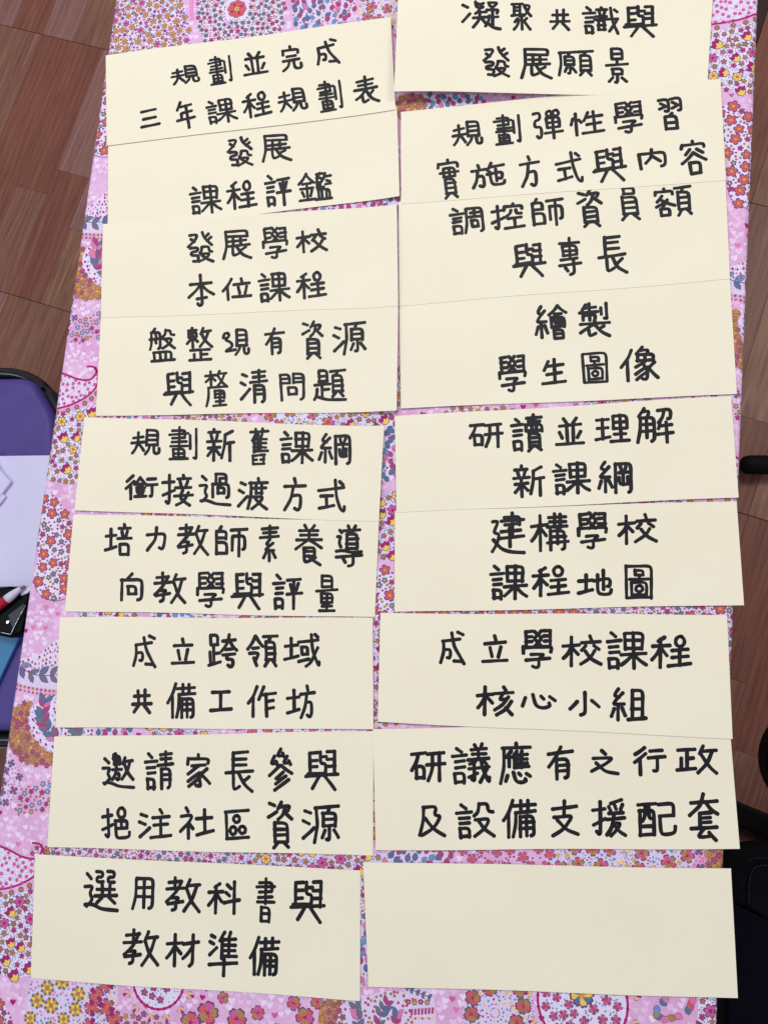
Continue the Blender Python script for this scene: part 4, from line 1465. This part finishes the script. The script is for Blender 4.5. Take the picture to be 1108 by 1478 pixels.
PURPLE = mat_noise('purple_vinyl', lin(78, 64, 138), lin(86, 70, 148), 30, .5, .35, .35, 900, .0004)
GLOSS, _, gp = nodes('black_gloss_paint', (.008, .008, .011), .16, .5)
PLAST, _, _ = nodes('black_plastic', (.004, .004, .006), .5, .12)
CHROME, _, cp = nodes('bright_wire', (.6, .6, .62), .25, .5)
cp.inputs['Metallic'].default_value = 1.0
cc = at(-160, 800, 0)
chair = empty('padded_chair', (cc.x, cc.y, 0), 'chair with purple padded seat in a glossy black frame, left of the table', 'chair')
seat = roundpoly(pw([(-390, 545), (44, 544), (78, 600), (84, 1056), (-390, 1056)], ZS + .012), [.05, .018, .022, .04, .05], 8)
V, Fc = prism(seat, ZS - .03, ZS + .012, .012, 5)
mesh_obj('seat', V, Fc, PURPLE, chair, True)
shell = roundpoly(pw([(-400, 538), (50, 538), (104, 605), (104, 1064), (-400, 1064)], ZS - .012), [.05, .04, .05, .04, .05], 8)
V, Fc = prism(shell, ZS - .05, ZS - .012, .006, 3)
mesh_obj('seat_shell', V, Fc, PLAST, chair, True)
fr = roundpoly(pw([(-410, 539), (46, 539), (101, 606), (101, 1068), (-410, 1068)], ZS - .006), [.06, .04, .06, .05, .06], 8)
fr3 = [(x, y, ZS - .008) for x, y in fr]
V, Fc = tube(fr3 + fr3[:1], .0085, 14, False)
mesh_obj('seat_frame', V, Fc, GLOSS, chair, True)
for (px_, py_) in ((60, 600), (70, 1020), (-380, 600), (-380, 1020)):
    q = at(px_, py_, ZS - .02)
    V, Fc = tube([(q.x, q.y, .0), (q.x, q.y, ZS - .03)], .011)
    mesh_obj('leg', V, Fc, GLOSS, chair, True)
for py_ in (1074, 1081):
    q0, q1 = at(-200, py_, ZS - .07), at(40, py_ - 3, ZS - .07)
    V, Fc = tube([q0, q1], .0016)
    mesh_obj('wire_rail', V, Fc, CHROME, chair, True)
q0, q1 = at(-400, 560, ZS), at(-400, 1050, ZS)
for q in (q0, q1):
    V, Fc = tube([(q.x, q.y, ZS - .02), (q.x - .03, q.y, ZS + .2), (q.x - .05, q.y, ZS + .42)], .011)
    mesh_obj('back_post', V, Fc, GLOSS, chair, True)
V, Fc = prism([(q1.x - .055, q1.y + .02), (q1.x - .03, q1.y + .02), (q0.x - .03, q0.y - .02), (q0.x - .055, q0.y - .02)], ZS + .24, ZS + .42, .01)
mesh_obj('backrest', V, Fc, PURPLE, chair, True)

# folder, sheets and bits on the seat
BLUEM = mat_noise('blue_card', lin(54, 128, 178), lin(62, 138, 188), 20, .45, .4)
zf = ZS + .0135
V, Fc = prism(roundpoly(pw([(75, 822), (-45, 1075), (-275, 965), (-155, 715)], zf + .005), .004, 3), zf, zf + .005, .0012, 2)
o = mesh_obj('folder', V, Fc, BLUEM)
tag(o, 'blue folder lying on the purple chair seat under white paper', 'folder')
WHITEP = mat_noise('white_paper', lin(224, 222, 252), lin(230, 228, 254), 12, .8, .2)
zp = zf + .0052
pad = empty('paper_stack', tuple(at(-80, 750, zp)), 'stack of plain white sheets on the purple chair seat', 'paper stack')
for k in range(5):
    dx = random.uniform(-1.0, 1.0) if k < 4 else 0
    V, Fc = prism(pw([(-210 + dx, 661), (96 + dx, 657 + dx * .4), (96 + dx, 846), (-208 + dx, 848 + dx)], zp + .004), zp + .0009 * k, zp + .0009 * k + .0007, 0)
    mesh_obj('sheet', V, Fc, WHITEP, pad)
zt = zp + .0052
for nm, pts, lab in (('folded_paper', [(-40, 720), (-14, 650), (0, 678), (16, 695), (3, 712), (-18, 742)], 'small thick folded white slip on the paper stack, the upper one'),
                     ('folded_paper', [(-40, 770), (-20, 700), (2, 711), (8, 717), (-3, 731), (-24, 760)], 'small thick folded white slip on the paper stack, the lower one')):
    hgt = .005 if 'upper' in lab else .0035
    V, Fc = prism(pw(pts, zt + hgt), zt, zt + hgt, .0006, 1)
    o = mesh_obj(nm, V, Fc, WHITEP)
    tag(o, lab, 'folded paper', 'folded white slips')

# black metal clip with wire handle
zc = zf + .0052
clipo = empty('spring_clip', tuple(at(5, 890, zc)), 'large black metal spring clip with thin wire handle on blue folder', 'clip')
BLK, _, _ = nodes('clip_black', (.002, .002, .003), .35, .06)
DGR, _, _ = nodes('clip_flap', (.018, .018, .028), .35, .3)
hc = .020
V, Fc = prism(roundpoly(pw([(-60, 858), (14, 846), (44, 850), (40, 880), (33, 912), (15, 921), (-60, 905)], zc + hc), .002, 3), zc, zc + hc, .003, 3)
mesh_obj('clip_body', V, Fc, BLK, clipo, False)
V, Fc = prism(pw([(12, 888), (36, 870), (33, 882), (19, 909)], zc + hc + .001), zc + hc, zc + hc + .0012, .0004, 1)
mesh_obj('clip_flap', V, Fc, DGR, clipo)
q = at(12.5, 898, zc + hc)
V, Fc = prism([(q.x + .0026 * math.cos(a * .524), q.y + .0026 * math.sin(a * .524)) for a in range(12)], zc + hc + .0002, zc + hc + .0022, .001, 2)
mesh_obj('rivet', V, Fc, CHROME, clipo)
V, Fc = tube([at(37.5, 873, zc + hc + .003), at(27, 893, zc + hc + .003), at(17, 913, zc + hc + .003), at(16, 915.5, zc + hc + .003), at(6, 913.5, zc + hc + .003), at(-8, 910, zc + hc + .003)], .0006, 8)
mesh_obj('wire_handle', V, Fc, CHROME, clipo, True)
# pen across the clip
zn = zc + hc + .0075
pen = empty('ballpoint_pen', tuple(at(10, 865, zn)), 'red and white ballpoint pen lying across the black clip', 'pen')
RED, _, _ = nodes('red_plastic', lin(190, 24, 44), .25, .5)
WPL, _, _ = nodes('white_plastic', lin(225, 222, 240), .22, .5)
TIP, _, _ = nodes('pen_tip', lin(120, 120, 128), .3, .5)
A0, A1, A2, A3, A4 = [at(*p_, zn) for p_ in ((-90, 945), (10.5, 865), (31, 849), (36, 846.5), (46, 842))]
V, Fc = tube([A0, A1], .0060, 20)
mesh_obj('barrel', V, Fc, RED, pen, True)
pts = [A1.lerp(A2, t) for t in (0, .3, .6, .85, 1)]
V, Fc = tube(pts, 0, 20, True, [.0060, .0056, .0047, .0036, .0030])
mesh_obj('grip_cone', V, Fc, WPL, pen, True)
V, Fc = tube([A2, A3], 0, 16, True, [.0024, .0017])
mesh_obj('tip', V, Fc, TIP, pen, True)
zk = zc + hc + .0006
V, Fc = prism(roundpoly(pw([(30, 851), (43, 845), (47, 849), (40, 856), (30, 860)], zk + .003), .0012, 3), zk, zk + .003, .0008, 2)
o = mesh_obj('tape_tag', V, Fc, WPL)
tag(o, 'tiny white plastic tab beside the pen tip at table edge', 'plastic tab')

# ------------------------------------------------------------------ right side: black furniture and bag
RUB, _, _ = nodes('black_rubber', (.004, .003, .005), .6, .12)
cc = at(1250, 670, 0)
ch2 = empty('sled_chair', (cc.x, cc.y, 0), 'black chair mostly out of view, its rubber tipped foot showing right of the table', 'chair')
zr = .03
e0, e1 = at(1082, 671, zr), at(1104, 671, zr)
d = (e0 - e1).normalized()
R0 = .0165
prof = [(-.0165, .3), (-.0150, .62), (-.010, .87), (-.004, .98), (.002, 1), (.022, 1.0), (.030, .98), (.0305, .86)]
V, Fc = tube([e0 - d * (t) + d * 0 for t, _ in prof], 0, 20, True, [R0 * r_ for _, r_ in prof])
mesh_obj('rubber_foot', V, Fc, RUB, ch2, True)
far = at(1420, 668, zr)
V, Fc = tube([e1, far, far + Vector((.03, 0, .03)), far + Vector((.04, 0, .42))], .0135, 14)
mesh_obj('runner', V, Fc, GLOSS, ch2, True)
V, Fc = prism(roundpoly([(far.x - .36, far.y - .22), (far.x + .05, far.y - .22), (far.x + .05, far.y + .2), (far.x - .36, far.y + .2)], .05, 5), .43, .47, .01, 3)
V = [(x + .30, y, z) for x, y, z in V]
mesh_obj('seat', V, Fc, RUB, ch2, True)

cc = at(1200, 1110, 0)
st_ = empty('round_stool', (cc.x, cc.y, 0), 'black round stool at right with a long black bar leg reaching under the table', 'stool')
q = at(1198, 1108, .45)
rs = (at(1186, 1102, .45) - at(1101, 1102, .45)).length
V, Fc = prism([(q.x + rs * math.cos(a * math.pi / 20), q.y + rs * math.sin(a * math.pi / 20)) for a in range(40)], .40, .45, .015, 4)
mesh_obj('seat', V, Fc, RUB, st_, True)
b0, b1 = at(1030, 1160, .02), at(1190, 1226, .02)
dd = (b1 - b0).normalized()
nn = Vector((-dd.y, dd.x, 0)) * .0165
V, Fc = prism([(b0 + nn)[:2], (b1 + nn)[:2], (b1 - nn)[:2], (b0 - nn)[:2]], .002, .034, .003, 2)
mesh_obj('bar_leg', V, Fc, RUB, st_)
for fx_, fy_ in ((1330, 1010), (1330, 1250)):
    V, Fc = tube([at(fx_, fy_, 0), at(1215, 1102, .41)], .011)
    mesh_obj('leg', V, Fc, RUB, st_, True)

FAB = mat_noise('black_fabric', (.0035, .0032, .0042), (.006, .0055, .008), 60, .95, .12, .4, 700, .0006)
NAVY = mat_noise('navy_fabric', lin(7, 7, 18), lin(10, 10, 24), 40, .95, .12, .4, 600, .0006)
STI = mat_noise('pale_thread', lin(72, 78, 82), lin(56, 62, 68), 200, .8, .2)
bag = empty('fabric_bag', tuple(at(1130, 1400, 0)), 'black fabric bag with curved pale stitching, right of the blank card', 'bag')
zb = .22
bp_ = pw([(1012, 1262), (1030, 1242), (1046, 1229), (1062, 1219), (1080, 1215.5), (1110, 1215), (1220, 1222), (1260, 1300), (1260, 1600), (1240, 1700), (1030, 1700), (1012, 1600)], zb)
top_ = roundpoly(bp_, .006, 3)
V, Fc = prism(top_, .002, zb + .006, .014, 5)
k_ = CAMZ / (CAMZ - zb)
for i_ in range(len(top_)):             # the bag slumps: wider at the floor than at its top
    V[i_] = (V[i_][0] * k_, V[i_][1] * k_, .002)
mesh_obj('bag_body', V, Fc, FAB, bag, True)
pk = pw([(1078, 1306), (1078, 1275), (1080, 1262), (1086, 1252), (1098, 1246.5), (1200, 1246), (1200, 1420), (1078, 1420)], zb + .01)
V, Fc = prism(roundpoly(pk, .003, 3), zb + .006, zb + .009, .0015, 2)
mesh_obj('pocket', V, Fc, FAB, bag, True)
zs = zb + .0098


def stitches(pts, step, z):
    P = smooth_line([tuple(at(*p_, z))[:2] for p_ in pts], 12)
    acc = 0
    L_ = [0]
    for a, b in zip(P, P[1:]):
        L_.append(L_[-1] + math.dist(a, b))
    s = 0
    i = 0
    while s < L_[-1] - step * .6:
        while L_[i + 1] < s:
            i += 1
        a, b = Vector(P[i]), Vector(P[min(i + 1, len(P) - 1)])
        dr = (b - a).normalized()
        c0 = a + dr * (s - L_[i])
        c1 = c0 + dr * step * .6
        V, Fc = tube([(c0.x, c0.y, z - .0002), ((c0.x + c1.x) / 2, (c0.y + c1.y) / 2, z), (c1.x, c1.y, z - .0002)], .00038, 6)
        mesh_obj('stitch', V, Fc, STI, bag)
        s += step


stitches([(1080, 1304.5), (1080, 1289.7), (1080.5, 1276), (1082.5, 1264), (1086, 1255), (1092, 1250.5), (1100, 1249), (1125, 1248.6), (1180, 1249)], .0052, zs)
stitches([(1078.5, 1243.5), (1086, 1239.8), (1095.7, 1238.2), (1110, 1238.8), (1150, 1239)], .0052, zb + .0066)
V, Fc = prism(roundpoly(pw([(1050, 1300), (1085, 1312), (1112, 1330), (1230, 1380), (1240, 1640), (1050, 1640)], zb + .014), .02, 5), zb + .0092, zb + .014, .0024, 4)
o = mesh_obj('folded_garment', V, Fc, NAVY, None, True)
tag(o, 'dark navy folded cloth lying on the black fabric bag', 'cloth')
